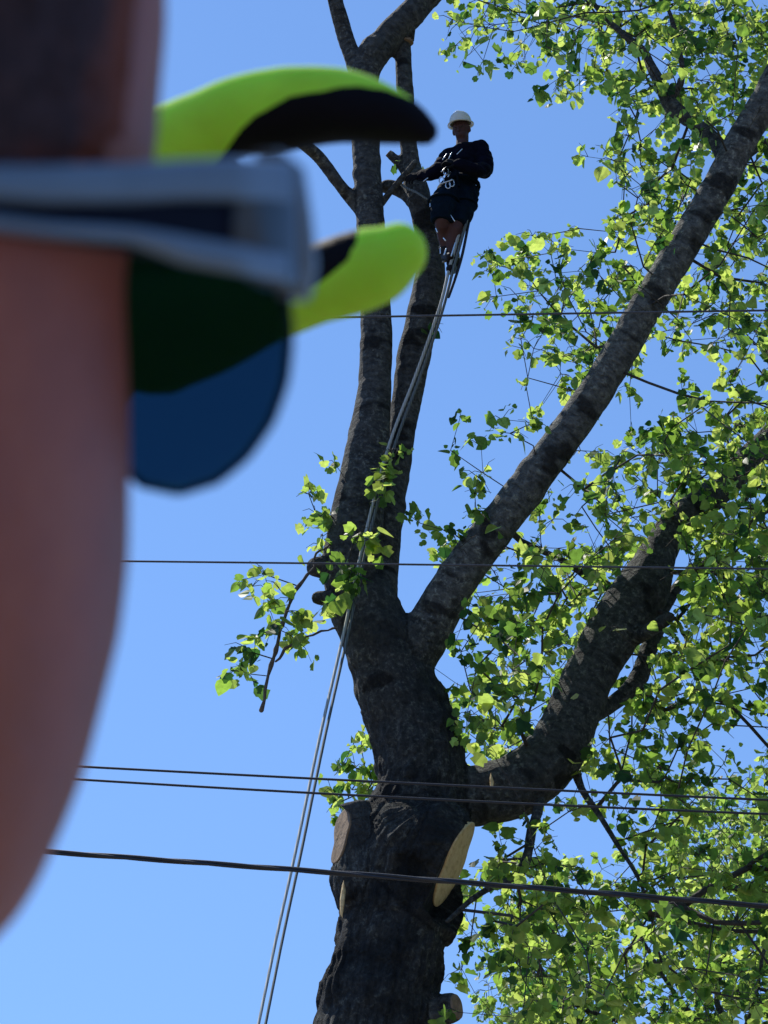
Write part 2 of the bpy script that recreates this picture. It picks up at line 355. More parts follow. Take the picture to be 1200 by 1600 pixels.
def add_bark(me, chains, amp=1.0, age_z=None):
    """displace fused wood along normals with bark relief; store along/around/age coordinates"""
    V = coords(me); N = normals(me)
    best = np.full(len(V), 1e9); own = np.zeros(len(V), bool); bk = np.zeros((len(V), 3)); rad = np.full(len(V), .1)
    off = 0.0
    for ci, ch in enumerate(chains):
        P = np.array([list(p) for p, r in ch]); Rr = np.array([r for p, r in ch])
        seg = np.linalg.norm(np.diff(P, axis=0), axis=1); cum = np.concatenate([[0], np.cumsum(seg)])
        for i in range(len(P) - 1):
            a, b = P[i], P[i + 1]; ab = b - a; L2 = ab @ ab
            t = np.clip(((V - a) @ ab) / L2, 0, 1); c = a + t[:, None] * ab; d = np.linalg.norm(V - c, axis=1)
            r = Rr[i] * (1 - t) + Rr[i + 1] * t; s = d - r
            m = s < best
            ax = ab / math.sqrt(L2); u = np.cross(ax, [0, 1, 0]); u /= np.linalg.norm(u) + 1e-9; w = np.cross(ax, u)
            q = V[m] - c[m]; ang = np.arctan2(q @ w, q @ u)
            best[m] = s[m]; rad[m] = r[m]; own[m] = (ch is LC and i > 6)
            bk[m, 0] = off + cum[i] + t[m] * seg[i]; bk[m, 1] = ang * r[m] + ci * 3.1
        off += cum[-1] + 2
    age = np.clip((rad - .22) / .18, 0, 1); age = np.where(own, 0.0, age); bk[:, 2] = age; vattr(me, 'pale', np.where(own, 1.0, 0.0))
    disp = np.empty(len(V))
    for i in range(len(V)):
        v = V[i]; a = bk[i]; k = age[i]; p = Vector((v[0], v[1], v[2]))
        h = noise.noise(p * 2.3) * .028 + noise.noise(p * 7) * .018 + max(0, noise.noise(p * 4.1 + Vector((9, 0, 0))) - .35) * .10
        ringy = noise.noise(Vector((a[0] * 16, a[1] * 3, 0))) * .004
        fur = (abs(noise.noise(Vector((a[0] * 4, a[1] * 15, 1)))) - .25) * .035
        disp[i] = (h * (0.4 + .9 * k) + ringy * (1 - k * .5) + fur * k * 1.5) * min(1, rad[i] / .12) * amp
    setco(me, V + N * disp[:, None]); vattr3(me, 'bark', bk)
    return me

tree = empty('broadleaf_tree', TRUNK[2][0] * 1.0, 'tall half-dismantled tree with pale saw cuts on its dark trunk, holding the climber', 'tree')
tree.location = Vector((gb.x - .1, gb.y, 0))
mb = MB()
for ch in WOOD: mb.tube(ch, 14, 'round', flat_end=(id(ch) in FLAT))
# moss saddle and fork webbing
me = mb.fuse('trunk', 0.024, 3)
add_bark(me, WOOD)
nl = (-cR * .90 - cF * .26 + cU * .30).normalized()
def endcut(ch):
    n = (ch[-1][0] - ch[-2][0]).normalized(); return ch[-1][0] - n * ch[-1][1] * .15, n, ch[-1][1]
CUTS = [(bigc, n_big, .36, .50), (at(531, 1308, Y0 - .12), nl, .17, .24)] + [(c, n, r, r * 1.5) for c, n, r in map(endcut, (LB, LB1, LB3, STR))]
V = coords(me); CUTR = []
for c, n, r, R in CUTS:                       # saw the stub ends flat
    d = (V - np.array(c)) @ np.array(n); q = V - np.array(c) - d[:, None] * np.array(n)
    m = (d > -.005) & (np.linalg.norm(q, axis=1) < R) & (d < R)
    on = m & (np.linalg.norm(q, axis=1) > 1e-4); V[m] -= (d[m] + .005)[:, None] * np.array(n)
    CUTR.append((np.array(c), n, np.linalg.norm(q[m], axis=1).max() if m.any() else r, V[m]))
setco(me, V)
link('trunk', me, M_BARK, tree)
for ch in BRANCHES:
    if len(ch) < 3: continue
    jit = [(p + Vector((noise.noise(p * 3), noise.noise(p * 3 + Vector((5, 0, 0))), noise.noise(p * 3 + Vector((0, 5, 0))))) * min(.05, r * 1.2) * (0 if k == 0 else 1), r * (.95 + .25 * noise.noise(p * 6))) for k, (p, r) in enumerate(ch)]
    m_ = MB().tube(jit, 10); me = m_.fuse('branch', .012, 1); add_bark(me, [jit], .8); link('branch', me, M_BARK, tree)

def cut_disc(name, c, n, r, squash=1.0, thick=0.012, seed=0, ring=0.0, label=None, mat=None):
    n = n.normalized(); u = n.orthogonal().normalized()
    if abs(n.dot(cF)) < .95: u = n.cross(cF).normalized()
    w = n.cross(u); rs = random.Random(seed); K = 40
    prof = [1 + .07 * math.sin(2 * (2 * PI * k / K) + rs.random()) * 1 + .04 * (noise.noise(Vector((math.cos(2 * PI * k / K) * 2, math.sin(2 * PI * k / K) * 2, seed)))) for k in range(K)]
    vs = []; fs = []
    for l, (sc, h) in enumerate(((1.0, -thick), (1.0, thick * .6), (.96, thick), (.6, thick * 1.25), (.25, thick * .9))):
        for k in range(K):
            a = 2 * PI * k / K
            vs.append(c + (u * math.cos(a) * r + w * math.sin(a) * r * squash) * prof[k] * sc + n * (h + (noise.noise(Vector((a, l, seed))) * .006 if l > 2 else 0)))
    for l in range(4):
        for k in range(K): fs.append((l * K + k, l * K + (k + 1) % K, (l + 1) * K + (k + 1) % K, (l + 1) * K + k))
    fs.append(tuple(4 * K + k for k in range(K))); fs.append(tuple(range(K))[::-1])
    me = mesh(vs, fs); fixn(me)
    return link(name, me, mat or M_CUT, tree, False, label)
def cut_face(i, label=None, mat=None, shrink=.97):
    c, n, rr, pts = CUTR[i]
    n = n.normalized(); u = n.cross(cU).normalized(); w = n.cross(u); c = Vector(c); K = 48
    q = pts - np.array(c); A_ = np.arctan2(q @ np.array(w), q @ np.array(u)); R = np.linalg.norm(q, axis=1)
    rad_ = []
    for k in range(K):
        a = -PI + 2 * PI * k / K; dd = np.abs((A_ - a + PI) % (2 * PI) - PI); mm_ = dd < .30
        rad_.append(float(np.percentile(R[mm_], 96)) if mm_.any() else None)
    good = [x for x in rad_ if x]; rad_ = [x or np.mean(good) for x in rad_]
    for _ in range(3): rad_ = [(rad_[k - 1] + rad_[k] * 2 + rad_[(k + 1) % K]) / 4 for k in range(K)]
    rad_ = [x * shrink for x in rad_]
    if i == 0:      # the saw left this face pointed at both ends with a nearly straight bark edge
        mx_ = max(abs(u.dot(cR)), abs(w.dot(cR)), 1e-6)
        for k in range(K):
            a = -PI + 2 * PI * k / K; dv = u * math.cos(a) + w * math.sin(a); lf = max(0, -dv.dot(cR) / math.hypot(u.dot(cR), w.dot(cR))); up_ = dv.dot(cU)
            rad_[k] *= 1 - .48 * lf ** 1.5 + .16 * max(0, -up_) + .10 * max(0, abs(up_) - .7)
    vs = []; fs = []
    for l, (sc, h) in enumerate(((1.0, -.02), (1.0, .006), (.97, .010), (.6, .012), (.2, .010))):
        for k in range(K):
            a = -PI + 2 * PI * k / K; vs.append(c + (u * math.cos(a) + w * math.sin(a)) * rad_[k] * sc + n * (h + (noise.noise(Vector((a * 2, l, i))) * .004 if l > 2 else 0)))
    for l in range(4):
        for k in range(K): fs.append((l * K + k, l * K + (k + 1) % K, (l + 1) * K + (k + 1) % K, (l + 1) * K + k))
    fs.append(tuple(4 * K + k for k in range(K))); fs.append(tuple(range(K))[::-1])
    me = mesh(vs, fs); fixn(me); return link('cut_face', me, mat or M_CUT, tree, False, label)
M_OLDCUT = simple('weathered_cut_wood', (0.22, 0.15, 0.09), 0.85, 14, 0.4, 0.6, 40, bdist=.01)
cut_face(0, 'large fresh pale saw cut on the right of the trunk')
cut_face(1, 'weathered tan cut on the left stub', M_OLDCUT)
for i in (2, 3, 4, 5): cut_face(i, None, M_OLDCUT)
def scar(pts, Y, name, label, th=.02):
    # wound of bare wood: a thin lens shape following the bark
    P = [at(x, y, Y) for x, y in pts]; n = len(P); c = sum(P, Vector()) / n; f = -cF
    vs = [p for p in P] + [p.lerp(c, .35) + f * th for p in P] + [c + f * th * 1.2] + [p - f * th for p in P]
    fs = []
    for k in range(n):
        k2 = (k + 1) % n; fs += [(k, k2, n + k2, n + k), (n + k, n + k2, 2 * n), (2 * n + 1 + k2, 2 * n + 1 + k, k, k2)[::-1]]
    fs.append(tuple(2 * n + 1 + k for k in range(n)))
    me = mesh(vs, fs); fixn(me); return link(name, me, M_CUT, tree, False, label)
scar([(537, 1376), (540, 1392), (538, 1415), (535, 1434), (531, 1428), (531, 1405), (534, 1385)], Y0 - .36, 'bark_wound', 'narrow pale wound on the left of the trunk')
scar([(767, 1208), (772, 1222), (770, 1232), (766, 1230), (765, 1216)], Y0 - .20, 'bark_wound', 'thin pale sliver on the right limb', .012)

# ------------------------------------------------------------------ foliage
LEAF_OUT = [
    [(0, 0), (.22, .02), (.44, .14), (.50, .36), (.36, .48), (.40, .72), (.20, .80), (0, .92)],
    [(0, 0), (.26, .00), (.46, .18), (.46, .42), (.36, .62), (.18, .84), (.08, .95), (0, 1.02)],
    [(0, 0), (.18, .05), (.38, .10), (.52, .30), (.38, .42), (.50, .66), (.24, .74), (0, .84)],
]
class Leaves:
    def __init__(s): s.v = []; s.f = []; s.tone = []
    def add(s, p, tip, nrm, size, tone, rnd):
        o = LEAF_OUT[rnd.randrange(3)]; t = tip.normalized(); x = t.cross(nrm)
        if x.length < 1e-3: x = t.orthogonal()
        x.normalize(); n = x.cross(t)
        fold = rnd.uniform(.1, .5); curl = rnd.uniform(-.35, .35); b = len(s.v); k = len(o)
        sx = rnd.uniform(.85, 1.15)
        for a, y in o:
            s.v.append(p + x * (a * size * sx) + t * (y * size) + n * (size * (a * fold + curl * y * y)))
        for a, y in o[1:-1]:
            s.v.append(p - x * (a * size * sx) + t * (y * size) + n * (size * (a * fold + curl * y * y)))
        s.f.append(tuple(range(b, b + k)))
        s.f.append((b,) + (b + k - 1,) + tuple(b + k + i for i in range(k - 3, -1, -1)))
        s.tone += [tone, tone]
    def build(s, name, mat, parent, label=None):
        me = mesh(s.v, s.f, name)
        a = me.attributes.new('tone', 'FLOAT', 'FACE'); a.data.foreach_set('value', np.array(s.tone, dtype=np.float32))
        return link(name, me, mat, parent, False, label)

# coverage of leaves over the picture, 50 px cells: col 0 = x 500 .. col 13 = x 1150; digits 0-9
MAP1 = """
00004666777888
00003337676888
00000015576688
00000000154665
00000000343652
00000000057606
00000000048757
00000144367266
00000454464366
00000266544655
00000046533445
00000015530213
00000022210525
00001331016667
00003211377888
00001102566788
00035522456788
00024556775788
00013567743788
00005677742786
00003566436873
00005665246753
00005663146520
00003520455410
00000000355520
00000233224320
00000542024313
00004544036344
00003666444333
00002265333333
00002153233333
00012253233333
"""
MAP2 = """
00000000000000
00000000000256
00000000000588
00000000023788
00000034433788
00000357655888
00000478836888
00000588845888
00000688855888
"""
def spray_points(mapstr, y_start, yfun, k, rnd, avoid=None, colx=500):
    rows = [r for r in mapstr.strip().split('\n')]; out = []
    H = len(rows); W = len(rows[0])
    for j in range(-5 if y_start == 0 else 0, H + (0 if y_start == 0 else 6)):
        for i in range(0, W + 7):
            jj = min(max(j, 0), H - 1); ii = min(i, W - 1)
            v = int(rows[jj][ii])
            if j < 0: v = v * .8
            if i >= W: v = 5.5 if i < W + 4 else 3.5
            n = (v / 7.0) ** 1.5 * 7.0 * k; n = int(n) + (1 if rnd.random() < n - int(n) else 0)
            for _ in range(n):
                px = colx + (i + rnd.random()) * 50; py = y_start + (j + rnd.random()) * 50
                out.append((px, py, yfun(px, py, rnd)))
    return out
def grow(anchors, targets, balance=0.35):
    """Connect every target (Vector) to the growing network. Returns nodes, parent idx"""
    nodes = [np.array(a) for a in anchors]; parent = [-1] * len(nodes); plen = [0.0] * len(nodes)
    T = np.array([list(t) for t in targets]); A = np.array(nodes)
    nA = len(nodes)
    cost = np.full(len(T), 1e9); near = np.zeros(len(T), int)
    for i in range(len(T)):
        d = np.linalg.norm(A - T[i], axis=1); j = d.argmin(); cost[i] = d[j]; near[i] = j
    done = np.zeros(len(T), bool)
    def addnode(p, par, pl):
        nodes.append(p); parent.append(par); plen.append(pl); idx = len(nodes) - 1
        d = np.linalg.norm(T - p, axis=1) + balance * pl
        m = (d < cost) & ~done; cost[m] = d[m]; near[m] = idx
        return idx
    tip = {}
    for _ in range(len(T)):
        c = np.where(done, 1e9, cost); i = int(c.argmin()); done[i] = True
        par = int(near[i]); a = nodes[par]; b = T[i]; L = np.linalg.norm(b - a); n = max(1, int(L / .28)); cur = par; pl = plen[par]
        bow = RNG.normal(0, .07, 3) * L; bow[2] += .06 * L
        for s in range(1, n + 1):
            t = s / n; p = a + (b - a) * t + bow * (4 * t * (1 - t)) + (RNG.normal(0, .012, 3) if s < n else 0)
            pl += L / n; cur = addnode(p, cur, pl)
        tip[i] = cur
    return nodes, parent, tip
def limb_hides(px, py, Yp, chains, margin=1.0):
    for P2, W2, Y2 in chains:
        d = np.hypot(P2[:, 0] - px, P2[:, 1] - py); j = d.argmin()
        if d[j] < W2[j] * margin and Yp < Y2[j] + .25: return True
    return False
def as_px(ch):
    P = np.array([list(p) for p, r in ch]); Rr = np.array([r for p, r in ch]); x, y, z = proj(P)
    return np.stack([x, y], 1), Rr * FPX / z, P[:, 1]

def make_foliage(parent, targets, anchors, rnd, leaf_size, mat, keep=None, nleaf=(7, 12), spread=.24, maxr=.05, base_r=.0021, name='crown'):
    nodes, par, tip = grow(anchors, targets)
    n = len(nodes); cnt = np.zeros(n)
    for i in tip.values(): cnt[i] += 1
    for i in range(n - 1, -1, -1):
        if par[i] >= 0: cnt[par[i]] += cnt[i]
    rad = np.minimum(maxr, base_r * np.sqrt(np.maximum(cnt, 1)) * 1.15)
    children = [[] for _ in range(n)]
    for i in range(n):
        if par[i] >= 0: children[par[i]].append(i)
    mb = MB()
    # chains: follow thickest child
    starts = [(par[i], i) for i in range(n) if par[i] >= 0 and (par[par[i]] < 0 and True)]
    stack = list(starts); 
    while stack:
        p0, i = stack.pop(); ch = [(Vector(nodes[p0]), min(rad[i] * 1.05, .9 * maxr)), (Vector(nodes[i]), rad[i])]; cur = i
        while children[cur]:
            cs = sorted(children[cur], key=lambda q: -cnt[q])
            for q in cs[1:]: stack.append((cur, q))
            cur = cs[0]; ch.append((Vector(nodes[cur]), rad[cur]))
        mb.tube(ch, 5 if ch[0][1] < .012 else 8, cap='none')
    lv = Leaves()
    for i, t in enumerate(targets):
        idx = tip[i]; p = Vector(nodes[idx]); pp = Vector(nodes[par[idx]])
        d = (p - pp).normalized() if (p - pp).length > 1e-6 else Vector((0, 0, 1))
        m = rnd.randint(*nleaf)
        # a couple of short side twigs, drooping
        twigs = []
        for q in range(rnd.randint(2, 3)):
            e = (d * rnd.uniform(.3, 1) + Vector((rnd.gauss(0, .8), rnd.gauss(0, .8), rnd.gauss(-.15, .6)))).normalized()
            l = spread * rnd.uniform(.5, 1.25); mid = p + e * l * .5 + Vector((0, 0, .02)); end = p + e * l + Vector((0, 0, -l * .15))
            twigs.append((p, mid, end)); mb.tube([(p, .0035), (mid, .003), (end, .0018)], 4, cap='none')
        tone0 = rnd.gauss(.57, .24)
        for q in range(m):
            a, b, c = rnd.choice(twigs); t_ = rnd.random() ** .6
            s = a.lerp(b, t_ * 2) if t_ < .5 else b.lerp(c, t_ * 2 - 1)
            s = s + Vector((rnd.gauss(0, .03), rnd.gauss(0, .03), rnd.gauss(-.015, .03)))
            if keep and not keep(s): continue
            tipd = Vector((rnd.gauss(0, .6), rnd.gauss(0, .6), rnd.gauss(-.55, .5)))
            nr = Vector((rnd.gauss(0, .7), rnd.gauss(-.15, .7), rnd.gauss(.75, .5)))
            lv.add(s, tipd, nr, leaf_size * rnd.choice((.4, .6, .8, 1, 1.05, 1.35)) * rnd.uniform(.88, 1.12), min(1, max(0, tone0 + rnd.gauss(0, .28))), rnd)
    mb.build('twigs' , M_TWIG, parent)
    lv.build(name, mat, parent)
    return len(lv.f) // 2

rnd = random.Random(11)
hide_px = [as_px(c) for c in (LC, LD[:37], LD[36:56], LD1[:18], TRUNK, LA, LB)]
def yf1(px, py, r):
    return Y0 + (-.5 + r.gauss(.55, 1.15))
sp = spray_points(MAP1, 0, yf1, 1.17, rnd)
tg = []
for px, py, Y in sp:
    if limb_hides(px, py, Y, [hide_px[0], hide_px[1]] + hide_px[3:], 1.15) and rnd.random() < .93 or (limb_hides(px, py, Y, hide_px[2:3], 1.0) and rnd.random() < .6): Y = Y0 + rnd.uniform(.7, 2.6)
    if (px < 780 and py < 860 and py > 130): Y = Y0 - .4 + rnd.gauss(0, .25)
    tg.append(at(px, py, Y))
anch = []
for ch in (LC, LC1, LC2, LC3, LC4, LD, LD1, LD2, LD3): anch += [p for p, r in ch[4:]]
def keep1(s):
    P = np.array([[s.x, s.y, s.z]]); x, y, z = proj(P)
    return not (limb_hides(x[0], y[0] + 4, s.y, [hide_px[0], hide_px[1], hide_px[3]], 1.0) and rnd.random() < .9)
nl1 = make_foliage(tree, tg, anch, rnd, .090, M_LEAF, keep1, (7, 12), .17)
# sprouts on the left of the trunk
man = []
def blobpts(cx, cy, sx, sy, n, Y, sd=.12):
    for _ in range(n): man.append(at(rnd.gauss(cx, sx), rnd.gauss(cy, sy), Y + rnd.gauss(0, sd)))
blobpts(410, 905, 22, 12, 3, Y0 - .3); blobpts(455, 925, 12, 22, 3, Y0 - .3); blobpts(410, 960, 25, 18, 5, Y0 - .3); blobpts(450, 985, 16, 18, 3, Y0 - .3); blobpts(390, 1010, 12, 18, 4, Y0 - .3); blobpts(388, 1055, 9, 8, 2, Y0 - .3)
DEAD = limb([(500, 858, 5, -.3), (484, 892, 7, -.3), (462, 925, 9, -.3), (443, 965, 10, -.3), (436, 1005, 10, -.3), (422, 1040, 11, -.3), (408, 1108, 10, -.3)])
DEAD2 = limb([(528, 982, 5, -.15), (490, 990, 5, -.25), (455, 1008, 6, -.3), (430, 1035, 8, -.3)])
DEAD3 = limb([(500, 858, 4, -.3), (520, 845, 5, -.25), (535, 838, 8, -.1)])
dmb = MB()
for c in (DEAD, DEAD2, DEAD3):
    dmb.tube([(p + Vector((noise.noise(p * 9), 0, noise.noise(p * 9 + Vector((7, 0, 0))))) * .035, r * (.72 + .5 * noise.noise(p * 14))) for p, r in c], 8)
dead = tag(dmb.build('broken_branch', M_DEAD, None), 'thin broken branch dangling from the left side of the trunk', 'branch')
make_foliage(dead, man, [p for p, r in DEAD[3:22]], rnd, .115, M_LEAF, None, (6, 10), .16, .012, .0025, name='leaves')
man = []
blobpts(482, 765, 8, 10, 2, Y0 - .3); blobpts(497, 800, 9, 14, 4, Y0 - .3); blobpts(500, 838, 6, 10, 2, Y0 - .3); blobpts(530, 735, 4, 12, 1, Y0 - .3)
make_foliage(tree, man, [LA[12][0], LA[16][0]], rnd, .105, M_LEAF, None, (4, 7), .12, .01, .0025, name='sprouts')
man = []
blobpts(560, 845, 12, 10, 4, Y0 - .75, .05); blobpts(535, 885, 12, 14, 4, Y0 - .75, .05); blobpts(548, 915, 14, 14, 3, Y0 - .75, .05); blobpts(522, 945, 8, 12, 3, Y0 - .75, .05)
make_foliage(tree, man, [LA[9][0] + Vector((0, -.2, 0))], rnd, .105, M_LEAF, None, (5, 8), .13, .01, .0025, name='sprouts')
man = []
blobpts(615, 712, 10, 8, 3, Y0 - .55, .05); blobpts(603, 745, 8, 10, 3, Y0 - .55, .05); blobpts(600, 775, 7, 10, 3, Y0 - .55, .05)
make_foliage(tree, man, [LB[14][0]], rnd, .095, M_LEAF, None, (5, 8), .11, .01, .0025, name='sprouts')
man = []
blobpts(560, 1160, 8, 14, 3, Y0 + .8); blobpts(560, 1205, 16, 12, 6, Y0 + .8); blobpts(525, 1240, 12, 8, 4, Y0 + .8); blobpts(585, 1225, 8, 20, 4, Y0 + .8); blobpts(590, 1270, 6, 10, 2, Y0 + .8)
make_foliage(tree, man, [at(625, 1230, Y0 + .4)], rnd, .10, M_LEAF, None, (6, 9), .14, .012, .0025, name='sprouts')
man = [at(622, 262, Y0 - .1), at(655, 262, Y0 + .1), at(682, 512, Y0 - .1)]
make_foliage(tree, man, [LB[-16][0], LB[24][0]], rnd, .09, M_LEAF, None, (3, 5), .07, .01, .0025, name='sprouts')

# background tree, bottom right
YB = 22.0
far = empty('background_tree', Vector((at(1150, 1600, YB).x, YB, 0)), 'dense leafy green tree behind the cut one, filling the lower right corner', 'tree')
def climb(pts, n=5):
    return catmull([(at(x, y, Y), w / 2 * depth(at(x, y, Y)) / FPX) for x, y, w, Y in pts], n)
gbb = at(1140, 1640, YB)
FT = catmull([(Vector((gbb.x, YB, -.2)), .24), (Vector((gbb.x, YB, 2)), .17)] + [(at(x, y, YB), w / 2 * depth(at(x, y, YB)) / FPX) for x, y, w in ((1138, 1640, 14), (1120, 1560, 11), (1142, 1460, 9), (1175, 1380, 8))], 4)
F2 = climb([(1130, 1640, 14, YB), (1060, 1560, 9, YB - .3), (1010, 1480, 8, YB - .5), (985, 1420, 6, YB - .6)])
F3 = climb([(1130, 1650, 14, YB), (980, 1600, 10, YB + .3), (880, 1560, 8, YB + .5), (840, 1500, 6, YB + .6)])
F4 = climb([(1150, 1650, 14, YB), (1180, 1560, 9, YB - .3), (1195, 1480, 8, YB - .5), (1230, 1380, 6, YB - .6)])
mb = MB()
for c in (FT, F2, F3, F4): mb.tube(c, 10)
mb2 = mb.fuse('trunk', .03, 2); add_bark(mb2, [FT, F2, F3, F4], .5); link('trunk', mb2, M_BARK, far)
rnd = random.Random(23)
sp = spray_points(MAP2, 1150, lambda x, y, r: YB + r.gauss(.8, 1.4), 1.75, rnd)
tg = [at(px, py, Y) for px, py, Y in sp]
anch = []
for ch in (FT[8:], F2[3:], F3[3:], F4[3:]): anch += [p for p, r in ch]
nl2 = make_foliage(far, tg, anch, rnd, .094, M_LEAF2, None, (8, 13), .25, .03, .0022)
print('LEAVES', nl1, nl2)

# ------------------------------------------------------------------ wires
M_WIRE = simple('black_wire_sheath', (0.018, 0.020, 0.026), 0.45, 40, 0.3)
M_WIREB = simple('dull_metal_wire', (0.06, 0.065, 0.075), 0.45, 40, 0.3, metal=.3)
def wire(pxs, Y, wpx, label, mat=M_WIRE, twist=False):
    P = [at(x, y, Y) for x, y in pxs]
    # quadratic sag fitted through the three points, extended beyond the frame
    xs = np.array([p.x for p in P]); zs = np.array([p.z for p in P]); c = np.polyfit(xs, zs, 2); 
    r = wpx / 2 * depth(P[1]) / FPX
    X = np.linspace(-16, 18, 240 if not twist else 900)
    line = [Vector((x, Y, float(np.polyval(c, x)))) for x in X]
    m = MB()
    if not twist: m.tube([(p, r) for p in line], 8)
    else:
        for ph in (0, 2 * PI / 3, 4 * PI / 3):
            m.tube([(p + Vector((0, math.cos(p.x * 5.5 + ph), math.sin(p.x * 5.5 + ph))) * r * .48, r * .52) for p in line], 7)
    o = m.build('power_cable' if twist else 'overhead_wire', mat)
    return tag(o, label, 'cable' if twist else 'wire', None if twist else 'thin overhead wires crossing in front of the tree')
wire([(300, 500), (700, 493), (1200, 485)], 9.0, 3.4, 'highest thin overhead wire, crossing just below the climber', M_WIREB)
wire([(205, 877), (640, 882), (1200, 889)], 9.0, 3.4, 'thin overhead wire crossing the tree fork in the middle of the picture', M_WIREB)
wire([(130, 1198), (620, 1223), (1200, 1250)], 9.2, 4.0, 'upper wire of the close pair above the sawn stubs')
wire([(125, 1218), (620, 1246), (1200, 1272)], 9.2, 4.0, 'lower wire of the close pair above the sawn stubs')
wire([(75, 1331), (620, 1371), (1200, 1416)], 8.6, 9.5, 'thick black twisted cable across the lowest part of the trunk', twist=True)

# ------------------------------------------------------------------ ropes
def rope_mat(name, c1, c2):
    m, t, out = newmat(name); L = t.links.new
    p = nd(t, 'ShaderNodeBsdfPrincipled'); L(p.outputs[0], out.inputs[0]); p.inputs['Roughness'].default_value = 0.7
    tc = nd(t, 'ShaderNodeTexCoord'); w = nd(t, 'ShaderNodeTexWave', i_Scale=18.0, i_Distortion=1.0); L(tc.outputs['Object'], w.inputs[0])
    r = ramp(t, [(0.3, c1), (0.7, c2)], w.outputs[0]); L(r.outputs[0], p.inputs['Base Color'])
    return m
M_ROPE = rope_mat('pale_rope', (0.30, 0.31, 0.28), (0.52, 0.52, 0.46)); M_ROPE2 = rope_mat('green_grey_rope', (0.06, 0.07, 0.07), (0.14, 0.16, 0.14))
def rope(pts, w, mat, label, grp='ropes running down from the climber', name='climbing_rope'):
    ch = [(at(x, y, Y), w / 2 * depth(at(x, y, Y)) / FPX) for x, y, Y in pts]
    g = at(pts[-1][0] - 40, pts[-1][1] + 150, pts[-1][2] - .9)
    if pts[-1][1] > 1500:
        last = ch[-1][0]; d = (last - ch[-2][0]); d = d / abs(d.z)
        ch.append((last + Vector((d.x, d.y, -1)) * (last.z - .02), .012)) 
        ch.append((Vector((ch[-1][0].x - .8, ch[-1][0].y - .3, .02)), .012))
        w_ = None
    m = MB(); m.tube(catmull(ch, 5), 8); return tag(m.build(name, mat), label, 'rope', grp)
rope([(738, 312, 14.55), (722, 350, 14.5), (702, 420, 14.45), (687, 480, 14.4), (650, 585, 14.55), (608, 695, 14.55), (572, 830, 14.5), (538, 985, 14.2), (500, 1150, 13.6), (462, 1330, 13.0), (432, 1465, 12.6), (404, 1600, 12.2)], 5.0, M_ROPE, 'pale rope hanging from the climber, left strand of the pair')
rope([(735, 318, 14.5), (728, 350, 14.45), (708, 422, 14.4), (690, 490, 14.35), (656, 590, 14.53), (617, 695, 14.53), (578, 832, 14.47), (545, 985, 14.17), (508, 1150, 13.55), (471, 1330, 12.95), (442, 1465, 12.55), (415, 1600, 12.15)], 4.6, M_ROPE2, 'darker rope hanging from the climber, right strand of the pair')
M_BLK = simple('black_rope', (0.015, 0.016, 0.03), 0.7)
rope([(740, 318, 14.6), (733, 345, 14.55), (723, 395, 14.5), (713, 430, 14.5), (701, 464, 14.5)], 4.5, M_BLK, 'short black rope tail dangling beside the boots of the climber')
rope([(690, 300, 14.7), (672, 312, 14.55), (650, 300, 14.6), (632, 292, 14.75), (622, 280, 15.0)], 3.5, M_ROPE2, 'lanyard looped from the harness round the stem the climber leans on', None, 'lanyard')

# ------------------------------------------------------------------ climber
YC = 14.62
def C(px, py, dy=0.0): return at(px, py, YC + dy)
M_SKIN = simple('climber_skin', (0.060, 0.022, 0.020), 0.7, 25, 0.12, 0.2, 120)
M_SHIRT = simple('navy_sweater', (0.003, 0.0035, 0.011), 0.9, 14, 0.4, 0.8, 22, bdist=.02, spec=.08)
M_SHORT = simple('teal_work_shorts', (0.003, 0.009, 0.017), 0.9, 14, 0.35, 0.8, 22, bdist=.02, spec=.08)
M_BOOT = simple('dark_boot_leather', (0.012, 0.009, 0.009), 0.6, 30, 0.3, 0.3, spec=.2)
M_HAT = simple('white_hard_hat', (0.72, 0.72, 0.62), 0.35, 12, 0.05, coat=.3)
M_STRAP = simple('grey_webbing', (0.30, 0.31, 0.28), 0.6, 30, 0.25)
M_METAL = simple('bright_metal', (0.75, 0.75, 0.75), 0.25, 30, 0.1, metal=1.0)
M_GLV = simple('dark_work_glove', (0.008, 0.009, 0.012), 0.8, spec=.1)
climber = empty('person', C(700, 425), 'person high in the tree wearing a white hard hat, dark sweater and climbing harness', 'person')
hc = C(721, 203)
fdir = (Vector((-.38, -1, -.42))).normalized()      # looks down towards the camera
fr = fdir.cross(Vector((0, 0, 1))).normalized(); fu = fr.cross(fdir)   # fr: his right?
def HL(f, r, u): return hc + fdir * f + fr * r + fu * u
def chain(*p): return catmull([(C(a, b, c), r) for a, b, c, r in p], 3)
ARM_R = chain((700, 246, 0, .062), (688, 262, -.12, .054), (674, 272, -.16, .047), (657, 274, -.03, .036))
ARM_L = chain((749, 234, -.02, .072), (756, 250, -.03, .064), (757, 266, -.10, .056), (737, 264, -.28, .046), (716, 257, -.34, .038))
LEG_L = [(728, 303, 0, .10), (722, 328, -.08, .09), (713, 350, -.14, .075), (709, 372, -.08, .072), (708, 395, -.03, .056), (708, 412, 0, .046)]
LEG_R = [(702, 303, -.04, .105), (693, 322, -.20, .095), (691, 344, -.2, .072), (693, 360, -.1, .070), (695, 380, -.03, .052), (697, 393, 0, .045)]
body = MB()
body.ellipsoid(HL(0, 0, .02), (fdir * .098, fr * .078, fu * .105), 20, 14)                  # skull
body.ellipsoid(HL(.022, 0, -.055), (fdir * .072, fr * .058, fu * .062), 16, 10)             # jaw
body.tube([(HL(.092, 0, .01), .011), (HL(.112, 0, -.028), .016)], 8)                         # nose
body.tube([(HL(.085, -.02, -.062), .009), (HL(.092, 0, -.064), .011), (HL(.085, .02, -.062), .009)], 8)
